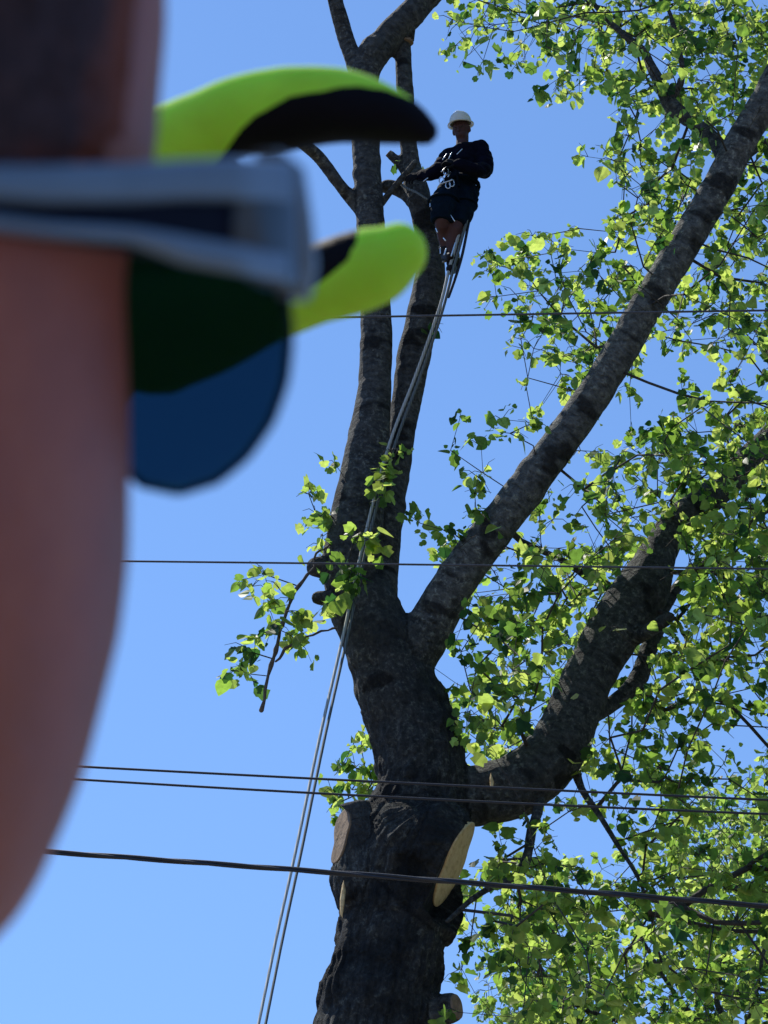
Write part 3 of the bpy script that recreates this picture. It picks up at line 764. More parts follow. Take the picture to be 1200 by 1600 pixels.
body.tube([(HL(.088, -.035, .022), .011), (HL(.095, 0, .02), .010), (HL(.088, .035, .022), .011)], 8)
for s in (-1, 1): body.ellipsoid(HL(0, s * .08, -.01), (fdir * .022, fr * .012, fu * .034), 8, 6)
body.tube([(HL(-.015, 0, -.05), .058), (C(722, 232, .03), .062), (C(722, 245, .03), .10)], 14)
body.tube(chain((722, 247, .02, .13), (722, 268, .02, .14), (720, 288, .02, .13), (718, 302, .01, .13)), 16)
body.tube([(C(702, 243, .02), .07), (C(746, 240, .02), .07)], 12)
body.tube(ARM_R, 12); body.tube(ARM_L, 12)
body.tube(chain(*LEG_L), 14); body.tube(chain(*LEG_R), 14)
def fingers(mb, base, dirv, up, side, s=1.0, curl=.8, r=.0095):
    """palm + five fingers; base = wrist, dirv = finger direction, up = back-of-hand normal"""
    dirv = dirv.normalized(); up = (up - dirv * up.dot(dirv)).normalized(); lat = dirv.cross(up) * side
    mb.tube([(base, .028 * s), (base + dirv * .05 * s, .032 * s), (base + dirv * .085 * s, .03 * s)], 10, squash=(up, .6))
    for k, (o, l) in enumerate(((.033, .075), (.011, .085), (-.011, .078), (-.033, .06))):
        p = base + dirv * .085 * s + lat * o * s; d = dirv.copy(); ch = [(p - dirv * .03 * s, r * s * 1.1)]
        ch.append((p, r * s * 1.05))
        for q, f in enumerate((.42, .32, .26)):
            a = curl * (.7 + .15 * k) * (.75 if q == 0 else 1)
            d = (d * math.cos(a) - up * math.sin(a)).normalized(); up2 = up
            p = p + d * l * f * s; ch.append((p, r * s * (1 - .08 * q)))
            up = (up * math.cos(a) + dirv * math.sin(a)); up = (up - d * up.dot(d)).normalized()
        up = (up2 * 0 + (lat * side).cross(dirv)); up.normalize()
        if up.dot(up2) == 0: up = up2
        mb.tube(ch, 8)
    p = base + dirv * .02 * s + lat * .03 * s
    th = (dirv * .55 + lat * .75 - up * .4).normalized()
    mb.tube([(p, r * 1.4 * s), (p + th * .035 * s, r * 1.25 * s), (p + (th * .035 + (th + dirv * .6 - up * .3).normalized() * .03) * s, r * 1.1 * s), (p + (th * .035 + (th + dirv * .9 - up * .6).normalized() * .055) * s, r * s)], 8)
bm_ = body.fuse('body', .009, 2)
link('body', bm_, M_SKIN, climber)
# face marks
M_EYE = simple('dark_eyes', (.02, .015, .012), .3)
for s in (-1, 1):
    eyes = MB(); eyes.ellipsoid(HL(.089, s * .03, .004), (fdir * .008, fr * .012, fu * .007), 8, 6); eyes.build('eye', M_EYE, climber)
g = MB()
fingers(g, ARM_R[-1][0], C(645, 272, -.05) - C(656, 270, -.02), Vector((0, -1, .3)), 1, 1.05, .7)
link('glove', g.fuse('glove', .005, 1), M_GLV, climber)
g = MB()
fingers(g, ARM_L[-1][0], C(700, 250, -.34) - C(716, 256, -.34), Vector((0, -.8, .6)), -1, 1.05, .75)
link('glove', g.fuse('glove', .005, 1), M_GLV, climber)
sh = MB()
sh.tube([(C(722, 236, .03), .075), (C(722, 246, .03), .12)], 14)
sh.tube(chain((724, 247, .02, .150), (724, 262, .02, .155), (721, 280, .02, .148), (716, 297, .01, .150)), 18)
sh.tube([(C(702, 247, .02), .085), (C(724, 239, .03), .10), (C(746, 236, .02), .095)], 14)
sh.tube([(p, r * 1.28 + .004) for p, r in ARM_R], 12); sh.tube([(p, r * 1.30 + .004) for p, r in ARM_L], 12)
me = sh.fuse('sweater', .011, 2); V = coords(me); N = normals(me)
d = np.array([noise.noise(Vector(v) * 13) * .012 + noise.noise(Vector((v[0] * 5, v[1] * 5, v[2] * 22))) * .010 for v in V]); setco(me, V + N * d[:, None])
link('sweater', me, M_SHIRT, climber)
st = MB()
st.tube(chain((716, 291, .01, .158), (712, 308, .0, .165)), 16)
for lg in (LEG_L, LEG_R): st.tube(chain(*[(a, b, c, r + .026) for a, b, c, r in lg[:2]] + [(lg[2][0], lg[2][1] + 3, lg[2][2], lg[2][3] + .030)]), 14, flat_end=True)
me = st.fuse('shorts', .011, 2); V = coords(me); N = normals(me)
d = np.array([noise.noise(Vector(v) * 11) * .014 for v in V]); setco(me, V + N * d[:, None])
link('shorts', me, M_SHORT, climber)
for lg, toe in ((LEG_L, (-5, 14, -.22)), (LEG_R, (6, 12, -.22))):
    a, b, c, r = lg[-1]; m = MB()
    m.tube(chain((a, b - 14, c, r + .016), (a, b, c, r + .018), (a, b + 6, c + .02, .05)), 12)
    m.tube(chain((a, b + 8, c + .04, .048), (a + toe[0] * .5, b + 8, c - .09, .045), (a + toe[0], b + 8, c - .17, .038)), 12)
    link('boot', m.fuse('boot', .008, 2), M_BOOT, climber)
    s = MB()   # climbing spur shank and straps
    s.tube([(C(a + 4, b - 34, c - .03), .010), (C(a + 4, b, c - .03), .010), (C(a + 1, b + 15, c - .02), .010), (C(a - 4, b + 16, c - .02), .012)], 6)
    for h in (-24, -6): 
        s.tube([(C(a, b + h, c) + Vector((math.cos(t) * (r + .016), math.sin(t) * (r + .016), 0)), .008) for t in np.linspace(0, 6.28, 14)], 6)
    s.build('climbing_spur', M_STRAP, climber)
# hard hat
hat = MB(); K = 28
uh = (fu + fdir * -.06).normalized(); fh = (fdir - uh * fdir.dot(uh)).normalized(); rh = fr
def hatp(a, rr, h, peak=0): 
    rr *= .90; return HL(0, 0, .045) + fh * (math.cos(a) * rr * 1.12 + peak) + rh * (math.sin(a) * rr * .98) + uh * h
prof = [(.140, -.002, .7), (.142, .006, .7), (.121, .012, 0), (.119, .035, 0), (.112, .065, 0), (.096, .095, 0), (.068, .118, 0), (.035, .128, 0), (.008, .131, 0)]
inner = [(.110, .012, 0), (.120, .002, .4)]
rings = inner[::1] + prof
for rr, h, pk in rings:
    for k in range(K):
        a = 2 * PI * k / K; q = max(0, math.cos(a)) ** 3 * .035 * pk
        ridge = .010 * math.exp(-(math.sin(a) * rr / .02) ** 2) if h > .05 else 0
        hat.v.append(hatp(a, rr, h + ridge, q))
for j in range(len(rings) - 1):
    for k in range(K): hat.f.append((j * K + k, j * K + (k + 1) % K, (j + 1) * K + (k + 1) % K, (j + 1) * K + k))
hat.f.append(tuple((len(rings) - 1) * K + k for k in range(K)))
hat.build('hard_hat', M_HAT, climber)
# harness with gear
hn = MB()
def ringpath(c, rx, ry, n=22, tilt=0): return [c + Vector((math.cos(t) * rx, math.sin(t) * ry, math.sin(t) * tilt)) for t in np.linspace(0, 2 * PI, n)]
hn.tube([(p, .020) for p in ringpath(C(719, 292, .01), .172, .172)], 8)
for lg in (LEG_L, LEG_R):
    a, b, c, r = lg[1]; hn.tube([(p, .013) for p in ringpath(C(a, b - 6, c + .02), r + .045, r + .045)], 6)
hn.tube([(C(738, 290, -.1), .016), (C(744, 312, -.1), .024), (C(740, 326, -.1), .016)], 8)
hn.tube([(C(701, 240, -.12), .012), (C(712, 262, -.19), .012), (C(717, 290, -.17), .012)], 6)
hn.build('harness', M_SHORT, climber)
for (x, y, dx, dy_, w) in [(a_, b_, c_ * .8, d_ * .8, e_ * .62) for a_, b_, c_, d_, e_ in ((698, 240, -8, 12, .007), (706, 238, -7, 14, .007), (722, 233, -10, 10, .007), (690, 268, 9, -8, .012), (692, 286, 18, -6, .010), (700, 276, 5, -9, .009), (662, 283, 8, -6, .008), (718, 270, 16, 1, .006),
                           (681, 357, 3, 7, .010), (693, 372, 4, 5, .010), (694, 398, 4, -12, .011), (688, 388, 0, 10, .008), (705, 400, 8, -26, .010), (704, 336, 8, 12, .008), (672, 318, 0, 6, .008))]:
    gm = MB(); gm.tube([(C(x, y, -.27), w), (C(x + dx, y + dy_, -.27), w)], 8); gm.build('gear_glint', M_METAL, climber)  # bright bars put in as glints on the straps and gear
for (x, y) in ((690, 282), (700, 289), (697, 268), (706, 286)):
    gm = MB(); c0 = C(x, y, -.26); gm.tube([(c0 + Vector((math.cos(t) * .022, 0, math.sin(t) * .04)), .006) for t in np.linspace(0, 6.28, 16)], 6); gm.build('carabiner', M_METAL, climber)

# ------------------------------------------------------------------ the person close to the camera
A = R_(57)
hf = (cR * math.cos(A) + cF * math.sin(A)); hr = (cR * math.sin(A) - cF * math.cos(A)); hu = cU.copy()
H = CAM + cR * -.122 + cU * .037 + cF * .28
def FL(f, r, u): return H + (hf * f + hr * r + hu * u) * .001       # millimetres in the face frame
SIL = [(-118, 22), (-112, 47), (-106, 59), (-101, 65), (-97, 67.5), (-87, 72), (-77, 75.5), (-67, 78), (-57, 80.5), (-44, 82), (-19, 82), (1, 82.5), (12, 84), (25, 86), (43, 88), (60, 87), (80, 80), (98, 66), (112, 44), (119, 24), (122, 6)]
def Sil(h): return float(np.interp(h, [a for a, b in SIL], [b for a, b in SIL]))
def head_pt(h, a):
    """h height mm, a azimuth (0 = forward, +90 = right)"""
    k = Sil(h) / 82.0
    af = 95 * k; ar = 75 * k; ab = 100 * k if h > -20 else 100 * k * max(.45, 1 - (-20 - h) / 150)
    c, s = math.cos(a), math.sin(a)
    f = (af if c > 0 else ab) * c; r = ar * s
    # face relief on the front
    def g(f0, r0, h0, sf, sh): return math.exp(-((r - r0) / sf) ** 2 - ((h - h0) / sh) ** 2) * (1 if c > 0 else 0)
    dd = 0
    dd -= 9 * (g(0, 33, 2, 17, 13) + g(0, -33, 2, 17, 13))          # sockets
    dd += 5 * g(0, 0, 20, 45, 9)                                    # brow
    dd += 4 * g(0, 0, -78, 26, 9) - 3 * g(0, 0, -90, 26, 5) + 3 * g(0, 0, -104, 22, 12)
    return f + dd, r
def head_mesh(scale_off=0.0, hmin=-118, hmax=122, nh=60, na=72, mask=None):
    vs = []; hs = np.linspace(hmin, hmax, nh)
    for h in hs:
        for k in range(na):
            a = 2 * PI * k / na; f, r = head_pt(h, a); q = math.hypot(f, r) + 1e-6; s = 1 + scale_off / q
            vs.append(FL(f * s, r * s, h))
    return vs
hb = MB(); vs = head_mesh(); hb.v += vs
for j in range(59):
    for k in range(72): hb.f.append((j * 72 + k, j * 72 + (k + 1) % 72, (j + 1) * 72 + (k + 1) % 72, (j + 1) * 72 + k))
hb.f.append(tuple(range(72))); hb.f.append(tuple(59 * 72 + k for k in range(72)))
mm = .001
hb.tube([(FL(96, 0, 10), 7 * mm), (FL(101, 0, -8), 8 * mm), (FL(106, 0, -24), 9 * mm), (FL(106, 0, -33), 11 * mm)], 12)
for s in (-1, 1):
    hb.ellipsoid(FL(98, s * 12, -36), (hf * .010, hr * .009, hu * .008), 10, 8)
    hb.tube([(FL(86, s * 20, -71), 4 * mm), (FL(93, s * 8, -69), 5.5 * mm), (FL(94, 0, -70), 5.5 * mm)], 8)
    hb.tube([(FL(85, s * 17, -75), 4 * mm), (FL(91, s * 6, -78), 6 * mm), (FL(91, 0, -78), 6 * mm)], 8)
    # ears
    ep = [FL(-12 + 15 * math.sin(t) * -1 - 3, s * (76 + 8 * (1 if math.sin(t) > -.3 else .4)), -8 + 30 * math.cos(t)) for t in np.linspace(-.4, 4.0, 16)]
    hb.tube([(p, 4 * mm) for p in ep], 8); hb.ellipsoid(FL(-14, s * 76, -10), (hf * .014, hr * .006, hu * .026), 12, 8)
    hb.ellipsoid(FL(-8, s * 80, -36), (hf * .008, hr * .005, hu * .010), 10, 8)
# body, standing
hx, hy = hf.x, hf.y; q = math.hypot(hx, hy); bf = Vector((hx / q, hy / q, 0)); br_ = Vector((bf.y, -bf.x, 0))
neckb = Vector((H.x, H.y, H.z)) - bf * .05 + Vector((0, 0, -.19))
def BL(f, r, z): return Vector((neckb.x, neckb.y, 0)) + bf * f + br_ * r + Vector((0, 0, z))
nz = neckb.z
hb.tube([(FL(-30, 0, -20), .055), (FL(-32, 0, -80), .056), (BL(0, 0, nz), .062), (BL(-.01, 0, nz - .06), .075)], 18)
torso = [(BL(-.02, 0, nz - .07), .10), (BL(-.02, 0, nz - .18), .125), (BL(-.01, 0, nz - .32), .12), (BL(-.01, 0, nz - .45), .115), (BL(-.02, 0, nz - .56), .13)]
hb.tube(catmull(torso, 3), 20)
hb.tube([(BL(-.03, -.16, nz - .08), .055), (BL(-.02, 0, nz - .045), .07), (BL(-.03, .15, nz - .10), .055)], 16)
wrist = atd(40, 640, .70)
ARML = catmull([(BL(-.03, -.19, nz - .10), .052), (BL(.12, -.27, nz - .27), .047), (BL(.16, -.26, nz - .32), .043), (wrist.lerp(BL(.16, -.26, nz - .32), .4), .040), (wrist, .030)], 4)
ARMR = catmull([(BL(-.03, .18, nz - .12), .052), (BL(-.05, .23, nz - .28), .047), (BL(-.04, .25, nz - .40), .042), (BL(.03, .24, nz - .55), .036), (BL(.07, .23, nz - .64), .029)], 4)
hb.tube(ARML, 14); hb.tube(ARMR, 14)
LEGS = []
for s in (-1, 1):
    lg = catmull([(BL(-.02, s * .085, nz - .60), .090), (BL(-.01, s * .10, nz - .80), .078), (BL(.0, s * .11, nz - 1.0), .060), (BL(-.02, s * .115, nz - 1.2), .054), (BL(-.03, s * .12, .10), .040)], 3)
    LEGS.append(lg); hb.tube(lg, 16)
near = empty('person', Vector((neckb.x, neckb.y, 0)), 'person close to the camera in sunglasses, raising a neon glove to pinch at the climber', 'person')
def skin_mat():
    m, t, out = newmat('tanned_skin'); L = t.links.new
    p = nd(t, 'ShaderNodeBsdfPrincipled'); L(p.outputs[0], out.inputs[0])
    tc = nd(t, 'ShaderNodeTexCoord'); n = nd(t, 'ShaderNodeTexNoise', i_Scale=17.0, i_Detail=8.0, i_Roughness=.7); L(tc.outputs['Object'], n.inputs[0])
    r = ramp(t, [(0.3, (0.24, 0.055, 0.020)), (0.55, (0.34, 0.082, 0.031)), (0.75, (0.43, 0.135, 0.058))], n.outputs[0]); L(r.outputs[0], p.inputs['Base Color'])
    p.inputs['Roughness'].default_value = .5; p.inputs['Subsurface Weight'].default_value = .25; p.inputs['Subsurface Radius'].default_value = (.01, .004, .002)
    p.inputs['Subsurface Scale'].default_value = .6
    n2 = nd(t, 'ShaderNodeTexNoise', i_Scale=420.0, i_Detail=3.0); L(tc.outputs['Object'], n2.inputs[0])
    b = nd(t, 'ShaderNodeBump', i_Strength=.35, i_Distance=.001); L(n2.outputs[0], b.inputs['Height']); L(b.outputs[0], p.inputs['Normal'])
    return m
M_SKIN2 = skin_mat()
link('body', hb.fuse('body', .0032, 2), M_SKIN2, near)
# hair: cropped shell over the scalp with a ragged hairline
def hair():
    hs = np.linspace(-8, 121.5, 56); na = 150; vs = []; ok = {}; fade = []
    for j, h in enumerate(hs):
        for k in range(na):
            a = 2 * PI * k / na; f, r = head_pt(h, a)
            deg = abs(math.degrees(math.atan2(math.sin(a), math.cos(a))))
            line = np.interp(h, [-8, 6, 14, 40, 60, 80, 95, 105, 122], [98, 76, 63, 60, 54, 36, 20, 0, 0]) + noise.noise(Vector((h * .12, a * 14, 0))) * 4
            ok[(j, k)] = deg > line and not (h < 4 and abs(deg - 100) < 0)
            q = math.hypot(f, r) + 1e-6; off = 6 * min(1, max(.06, (deg - line) / 26)) + noise.noise(Vector((h * .35, a * 30, 2))) * 1.3
            s = 1 + off / q; vs.append(FL(f * s, r * s, h + (off * .9 if h > 100 else 0))); fade.append(min(1, max(0, (deg - line) / 12)))
    fs = []
    for j in range(len(hs) - 1):
        for k in range(na):
            k2 = (k + 1) % na
            if ok[(j, k)] and ok[(j + 1, k)] and ok[(j, k2)] and ok[(j + 1, k2)]: fs.append((j * na + k, j * na + k2, (j + 1) * na + k2, (j + 1) * na + k))
    fs.append(tuple((len(hs) - 1) * na + k for k in range(na)))
    me = mesh(vs, fs); vattr(me, 'fade', fade); bm = bmesh.new(); bm.from_mesh(me)
    bmesh.ops.delete(bm, geom=[v for v in bm.verts if not v.link_faces], context='VERTS'); bmesh.ops.recalc_face_normals(bm, faces=bm.faces)
    bm.to_mesh(me); bm.free()
    hm = simple('dark_brown_hair', (0.052, 0.034, 0.042), 0.8, 300, .5, .9, 900, bdist=.002, spec=.15); t = hm.node_tree
    pb = [n for n in t.nodes if n.type == 'BSDF_PRINCIPLED'][0]; src = pb.inputs['Base Color'].links[0].from_socket
    fa = nd(t, 'ShaderNodeAttribute', attribute_name='fade'); mx = nd(t, 'ShaderNodeMix', data_type='RGBA'); t.links.new(fa.outputs['Fac'], mx.inputs[0])
    mx.inputs[6].default_value = (.30, .085, .045, 1); t.links.new(src, mx.inputs[7]); t.links.new(mx.outputs[2], pb.inputs['Base Color'])
    o = link('hair', me, hm, near)
    md = o.modifiers.new('s', 'SOLIDIFY'); md.thickness = .004; md.offset = -1
hair()
# clothes
M_TEE = simple('charcoal_tee', (0.035, 0.037, 0.045), 0.9, 60, 0.25, 0.4, 500)
M_JEANS = simple('work_trousers', (0.05, 0.055, 0.07), 0.9, 40, 0.25, 0.4, 400)
t_ = MB()
t_.tube(catmull([(p, r + .022) for p, r in torso], 3), 20, flat_end=True)
t_.tube([(BL(-.03, -.165, nz - .085), .070), (BL(-.02, 0, nz - .065), .082), (BL(-.03, .155, nz - .105), .070)], 16)
t_.tube([(p, r + .016) for p, r in ARML[:6]], 14, flat_end=True); t_.tube([(p, r + .016) for p, r in ARMR[:6]], 14, flat_end=True)
me = t_.fuse('tee_shirt', .008, 2); V = coords(me); N = normals(me)
d = np.array([noise.noise(Vector(v) * 9) * .010 for v in V]); setco(me, V + N * d[:, None]); link('tee_shirt', me, M_TEE, near)
t_ = MB(); t_.tube([(BL(-.02, 0, nz - .53), .150), (BL(-.02, 0, nz - .62), .150)], 18)
for lg in LEGS: t_.tube([(p, r + .022) for p, r in lg], 16, flat_end=True)
link('trousers', t_.fuse('trousers', .01, 2), M_JEANS, near)
for s in (-1, 1):
    t_ = MB(); t_.tube([(BL(-.03, s * .12, .16), .055), (BL(-.03, s * .12, .07), .055)], 14); t_.tube([(BL(-.05, s * .12, .05), .048), (BL(.06, s * .125, .048), .047), (BL(.16, s * .135, .038), .036)], 14)
    link('boot', t_.fuse('boot', .007, 2), M_BOOT, near)

# neon glove with black dipped palm
def glove_mat():
    m, t, out = newmat('neon_knit_glove'); L = t.links.new
    a = nd(t, 'ShaderNodeAttribute', attribute_name='coat'); tc = nd(t, 'ShaderNodeTexCoord')
    n = nd(t, 'ShaderNodeTexNoise', i_Scale=60.0, i_Detail=4.0); L(tc.outputs['Object'], n.inputs[0])
    nb = nd(t, 'ShaderNodeTexNoise', i_Scale=420.0, i_Detail=2.0); L(tc.outputs['Object'], nb.inputs[0])
    r = ramp(t, [(0.3, (0.42, 0.74, 0.06)), (0.7, (0.50, 0.84, 0.08))], n.outputs[0])
    w = nd(t, 'ShaderNodeTexWave', i_Scale=240.0, i_Distortion=1.5, i_Detail=2.0); L(tc.outputs['Object'], w.inputs[0])
    p = nd(t, 'ShaderNodeBsdfPrincipled'); L(r.outputs[0], p.inputs['Base Color']); p.inputs['Roughness'].default_value = .9; p.inputs['Specular IOR Level'].default_value = .15
    b = nd(t, 'ShaderNodeBump', i_Strength=.4, i_Distance=.0008); L(w.outputs[0], b.inputs['Height']); L(b.outputs[0], p.inputs['Normal'])
    p.inputs['Subsurface Weight'].default_value = .5; p.inputs['Subsurface Radius'].default_value = (.012, .02, .004); p.inputs['Subsurface Scale'].default_value = 1.0
    k = nd(t, 'ShaderNodeBsdfPrincipled'); k.inputs['Base Color'].default_value = (.003, .003, .006, 1); k.inputs['Roughness'].default_value = .7; k.inputs['Specular IOR Level'].default_value = .12
    b2 = nd(t, 'ShaderNodeBump', i_Strength=.6, i_Distance=.001); L(nb.outputs[0], b2.inputs['Height']); L(b2.outputs[0], k.inputs['Normal'])
    ms = nd(t, 'ShaderNodeMixShader'); rr = ramp(t, [(.48, (0, 0, 0)), (.52, (1, 1, 1))], a.outputs['Fac'])
    L(rr.outputs[0], ms.inputs[0]); L(p.outputs[0], ms.inputs[1]); L(k.outputs[0], ms.inputs[2]); L(ms.outputs[0], out.inputs[0])
    return m
M_NEON = glove_mat()
def gp(px, py, rpx, d): return (atd(px, py, d), rpx * d / FPX)
g = MB()
g.tube(catmull([gp(215, 262, 74, .66), gp(275, 226, 66, .655), (gp(330, 196, 60, .65)), gp(385, 178, 62, .65), gp(450, 171, 66, .65), gp(530, 165, 60, .645), gp(595, 178, 48, .64), gp(640, 194, 34, .64), gp(664, 206, 22, .64)], 3), 18)
g.tube(catmull([gp(250, 520, 100, .66), gp(330, 500, 84, .65), gp(420, 470, 68, .64), gp(490, 448, 62, .635), (gp(550, 428, 64, .63)), gp(595, 412, 62, .63), gp(622, 396, 50, .63)], 3), 18)
g.tube(catmull([gp(230, 300, 80, .67), gp(180, 380, 95, .68), gp(160, 470, 105, .68), gp(120, 570, 100, .69), gp(60, 640, 90, .70)], 3), 18)
g.tube(catmull([gp(230, 300, 70, .69), gp(200, 400, 85, .70), gp(190, 500, 90, .69), gp(250, 530, 88, .67)], 3), 18)
for i, (dd, ll) in enumerate(((.685, 1.0), (.71, .95), (.733, .85))):
    g.tube(catmull([gp(190, 290 + 30 * i, 62, dd), gp(255, 262 + 30 * i, 54, dd), gp(255 + 75 * ll, 272 + 28 * i, 48, dd + .004), gp(250 + 105 * ll, 330 + 22 * i, 46, dd + .004), gp(225 + 95 * ll, 385 + 14 * i, 44, dd), gp(190 + 80 * ll, 415 + 8 * i, 38, dd - .006)], 3), 14)
me = g.fuse('glove', .0022, 2)
V = coords(me); x, y, z = proj(V)
# dipped coating border, laid out in the hand's own plane (palm side black, back of the hand knit)
bx = [200, 330, 350, 375, 400, 450, 500, 530, 560, 600, 650, 700]; by = [330, 262, 238, 205, 180, 152, 141, 135, 133, 137, 158, 190]
idx_line = np.interp(x, bx, by)
cx_line = np.interp(x, [200, 440, 500, 545, 570], [540, 480, 442, 405, 345])
upper = y < 300
wob = np.array([noise.noise(Vector(v) * 160) * 3.0 for v in V])
coat_u = np.clip((y - idx_line + wob) / 16 + .5, 0, 1)
coat_l = np.where(x < 562, np.clip((cx_line - y + wob) / 16 + .5, 0, 1), 0)
coat = np.where(upper & (z < .70), coat_u, coat_l)
lensy = np.clip((462 - x) / 24, 0, 1) * (y > 300); coat = coat * (1 - lensy) + lensy * .498
vattr(me, 'coat', coat)
N = normals(me)
dw = np.array([noise.noise(Vector(v) * 45) * .0009 for v in V]); setco(me, V + N * dw[:, None])
link('glove', me, M_NEON, near, label='neon yellow-green knit glove with black dipped fingertips')
# cuff
cf = MB(); cf.tube(catmull([gp(70, 630, 96, .70), (wrist, .036), (wrist.lerp(ARML[-5][0], .5), .038)], 3), 18); cf.build('glove_cuff', M_NEON, near)
# other glove, relaxed at his side
g = MB(); fingers(g, ARMR[-1][0], Vector((.1, .1, -1)), br_, -1, 1.1, .35, .0105)
me = g.fuse('glove', .004, 2); vattr(me, 'coat', np.zeros(len(me.vertices))); link('glove', me, M_NEON, near)

# ------------------------------------------------------------------ sunglasses
M_FRAME = simple('slate_blue_plastic', (0.028, 0.055, 0.090), 0.35, 80, 0.12, spec=.5, coat=.3)
M_RAIL = simple('sky_sheen_slate', (0.115, 0.180, 0.265), 0.42, 80, 0.10, coat=.4)  # dark glossy plastic; its sky reflection is put into the paler base colour
M_NAVY = simple('navy_inlay', (0.002, 0.004, 0.016), 0.6, 80, 0.1, spec=.1)
def lens_mat():
    m, t, out = newmat('tinted_lens'); L = t.links.new
    tr = nd(t, 'ShaderNodeBsdfTransparent'); tr.inputs[0].default_value = (.14, .25, .32, 1)
    gl = nd(t, 'ShaderNodeBsdfGlossy'); gl.inputs['Roughness'].default_value = .06; gl.inputs[0].default_value = (.12, .75, 1, 1)
    ms = nd(t, 'ShaderNodeMixShader'); ms.inputs[0].default_value = .06; df = nd(t, 'ShaderNodeBsdfDiffuse'); df.inputs[0].default_value = (.015, .17, .30, 1); m0 = nd(t, 'ShaderNodeMixShader'); m0.inputs[0].default_value = .11; L(tr.outputs[0], m0.inputs[1]); L(df.outputs[0], m0.inputs[2]); L(m0.outputs[0], ms.inputs[1]); L(gl.outputs[0], ms.inputs[2]); L(ms.outputs[0], out.inputs[0])  # teal diffuse share paints in the haze and soft reflections
    return m
M_LENS = lens_mat()
glasses = empty('sunglasses', FL(100, 0, 10), 'slate blue sunglasses with dark blue lenses worn by the person close to the camera', 'sunglasses')
def front_f(r, u=0): return 108 - 25 * (abs(r) / 73) ** 2.1 - (u + 1) * .42 * (abs(r) / 73) ** 2
bot_r = [5, 10, 16, 24, 34, 44, 52, 60, 66, 70, 73]; bot_u = [-2, -18, -27, -32, -33.5, -31.5, -27.5, -21.5, -15, -8, 3]
for s in (1, -1):
    vs = []; fs = []; rs = np.concatenate([np.linspace(5, 60, 26), np.linspace(61, 73, 14)]); nu = 16
    for r in rs:
        u0 = float(np.interp(r, bot_r, bot_u)); u1 = 15.5 - 2.5 * max(0, (10 - r) / 5)
        for j in range(nu): 
            u = u0 + (u1 - u0) * j / (nu - 1); vs.append(FL(front_f(r, u) - (u / 40) ** 2 * 4, s * r, u))
    for i in range(len(rs) - 1):
        for j in range(nu - 1): fs.append((i * nu + j, (i + 1) * nu + j, (i + 1) * nu + j + 1, i * nu + j + 1))
    me = mesh(vs, fs); fixn(me); o = link('lens', me, M_LENS, glasses); md = o.modifiers.new('s', 'SOLIDIFY'); md.thickness = .0018; md.offset = 0
def box_sec(hh, hw, rad=.35):
    """rounded rectangle section, hh half height, hw half width"""
    c = min(hh, hw) * rad; out = []
    for cx, cy, a0 in ((hw - c, hh - c, 0), (-hw + c, hh - c, 90), (-hw + c, -hh + c, 180), (hw - c, -hh + c, 270)):
        for k in range(4): a = R_(a0 + 30 * k); out.append((cx + c * math.cos(a), cy + c * math.sin(a)))
    return out
def bar(mbx, pts, hw, rad=.6):
    """pts: (f, r, u_top, u_bot) mm"""
    P = [FL(f, r, (a + b) / 2) for f, r, a, b in pts]; fr_ = []
    for i in range(len(P)):
        t = (P[min(i + 1, len(P) - 1)] - P[max(i - 1, 0)]).normalized(); n = hu.cross(t).normalized(); fr_.append((n, hu))
    hws = hw if isinstance(hw, list) else [hw] * len(P)
    mbx.sweep(P, fr_, lambda i: box_sec((pts[i][2] - pts[i][3]) / 2 * mm, hws[i] * mm, rad))
fm = MB()
bar(fm, [(front_f(r, 16) + 1.5, r, 20, 13.5) for r in np.linspace(-66, 66, 31)], 2.2)
bar(fm, [(front_f(r) - .5, r, 12, 2) for r in np.linspace(-8, 8, 7)], 2.2)
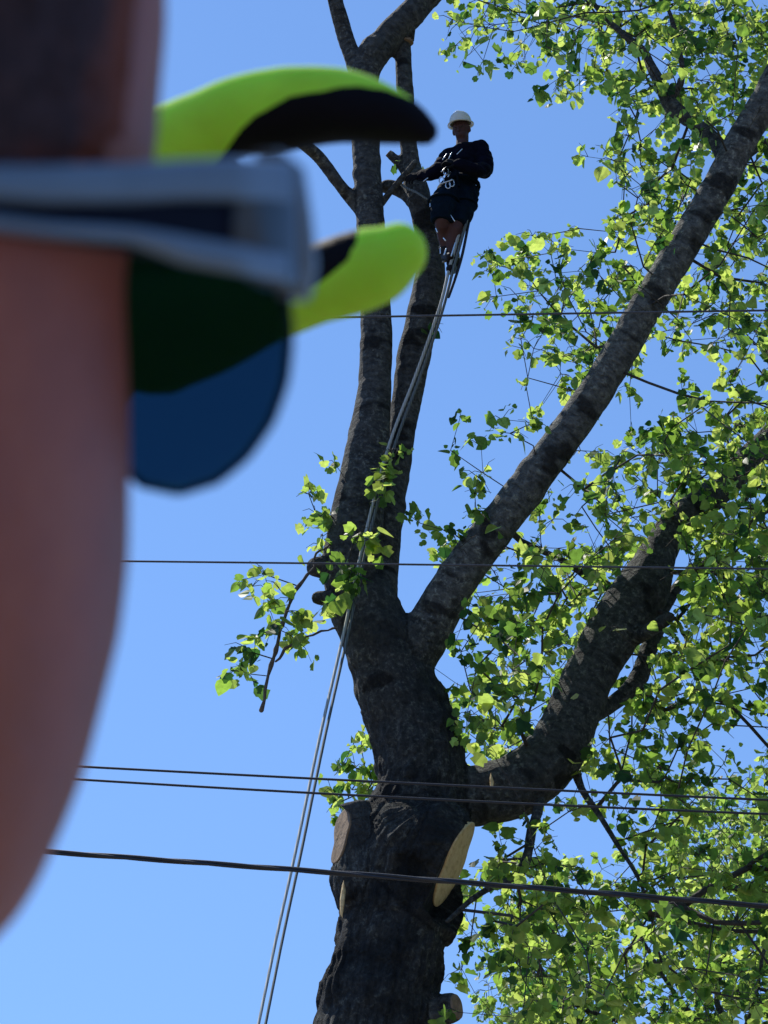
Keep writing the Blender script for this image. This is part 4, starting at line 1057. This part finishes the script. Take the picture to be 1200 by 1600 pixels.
for s in (1, -1):
    bar(fm, [(front_f(66, 8), s * 66, 18, 2), (82, s * 71.5, 18, -.6), (79, s * 74, 18.8, -1.4), (75, s * 76, 18.6, -1.5), (70, s * 76.8, 17.6, -1.2), (62, s * 77, 15, 1.5)], [2.2, 3.2, 3.6, 3.2, 2.4, 1.8], .5)
fm.build('frame', M_FRAME, glasses)
for s in (1, -1):
    rim = MB()
    rim.sweep([FL(76.5, s * 74.5, 20), FL(79.5, s * 74.3, 18), FL(82.2, s * 73.6, 11), FL(84.6, s * 73, 3), FL(85.4, s * 72.5, -2.2)], [((hf * .35 + hr * s * .93).normalized(), (hf * .93 - hr * s * .35).normalized())] * 5, lambda i: box_sec(.0032, (.0022, .0036, .0038, .0038, .0024)[i], .7))
    rim.build('front_trim', M_RAIL, glasses)
    e = MB(); uu = [(float(r), float(np.interp(r, bot_r, bot_u))) for r in np.concatenate([np.linspace(6, 58, 30), np.linspace(59, 73, 20)])]
    e.tube([(FL(front_f(r, u) - (u / 40) ** 2 * 4, s * r, u), .0007) for r, u in uu], 8); e.build('lens_edge', M_NAVY, glasses)
for s in (1, -1):
    w = MB()
    bar(w, [(81, s * 74, 14, 0), (77, s * 75.4, 14.5, 0), (72, s * 76.2, 15, 0), (50, s * 76.6, 12, 0), (20, s * 77, 7.5, -.5), (0, s * 77.5, 6, -1), (-8, s * 78, 5, -2), (-22, s * 78, 0, -8), (-38, s * 76, -16, -23), (-48, s * 74, -30, -35)], 1.5, .6)
    wo_ = w.build('temple_arm', M_NAVY, glasses)
    for pts in ([(75, s * 77.9, 18.3, 11.2), (60, s * 78, 16.3, 9.8), (50, s * 78, 14.5, 8.5), (37, s * 78.2, 12.0, 6.3), (20, s * 78.4, 9.2, 3.9), (5, s * 78.6, 7, 2.5), (-8, s * 79, 5.5, 1.5)],
                [(74, s * 77.9, 3.8, -1.0), (60, s * 78, 3.7, -.9), (50, s * 78, 3.6, -.8), (43, s * 78.1, 3.4, .2), (37, s * 78.2, 3.1, .7), (20, s * 78.4, 1.5, -.4), (5, s * 78.6, .8, -1), (-8, s * 79, 0, -2)]):
        q_ = MB(); bar(q_, pts, 1.7, .8); q_.build('trim', M_RAIL, wo_)
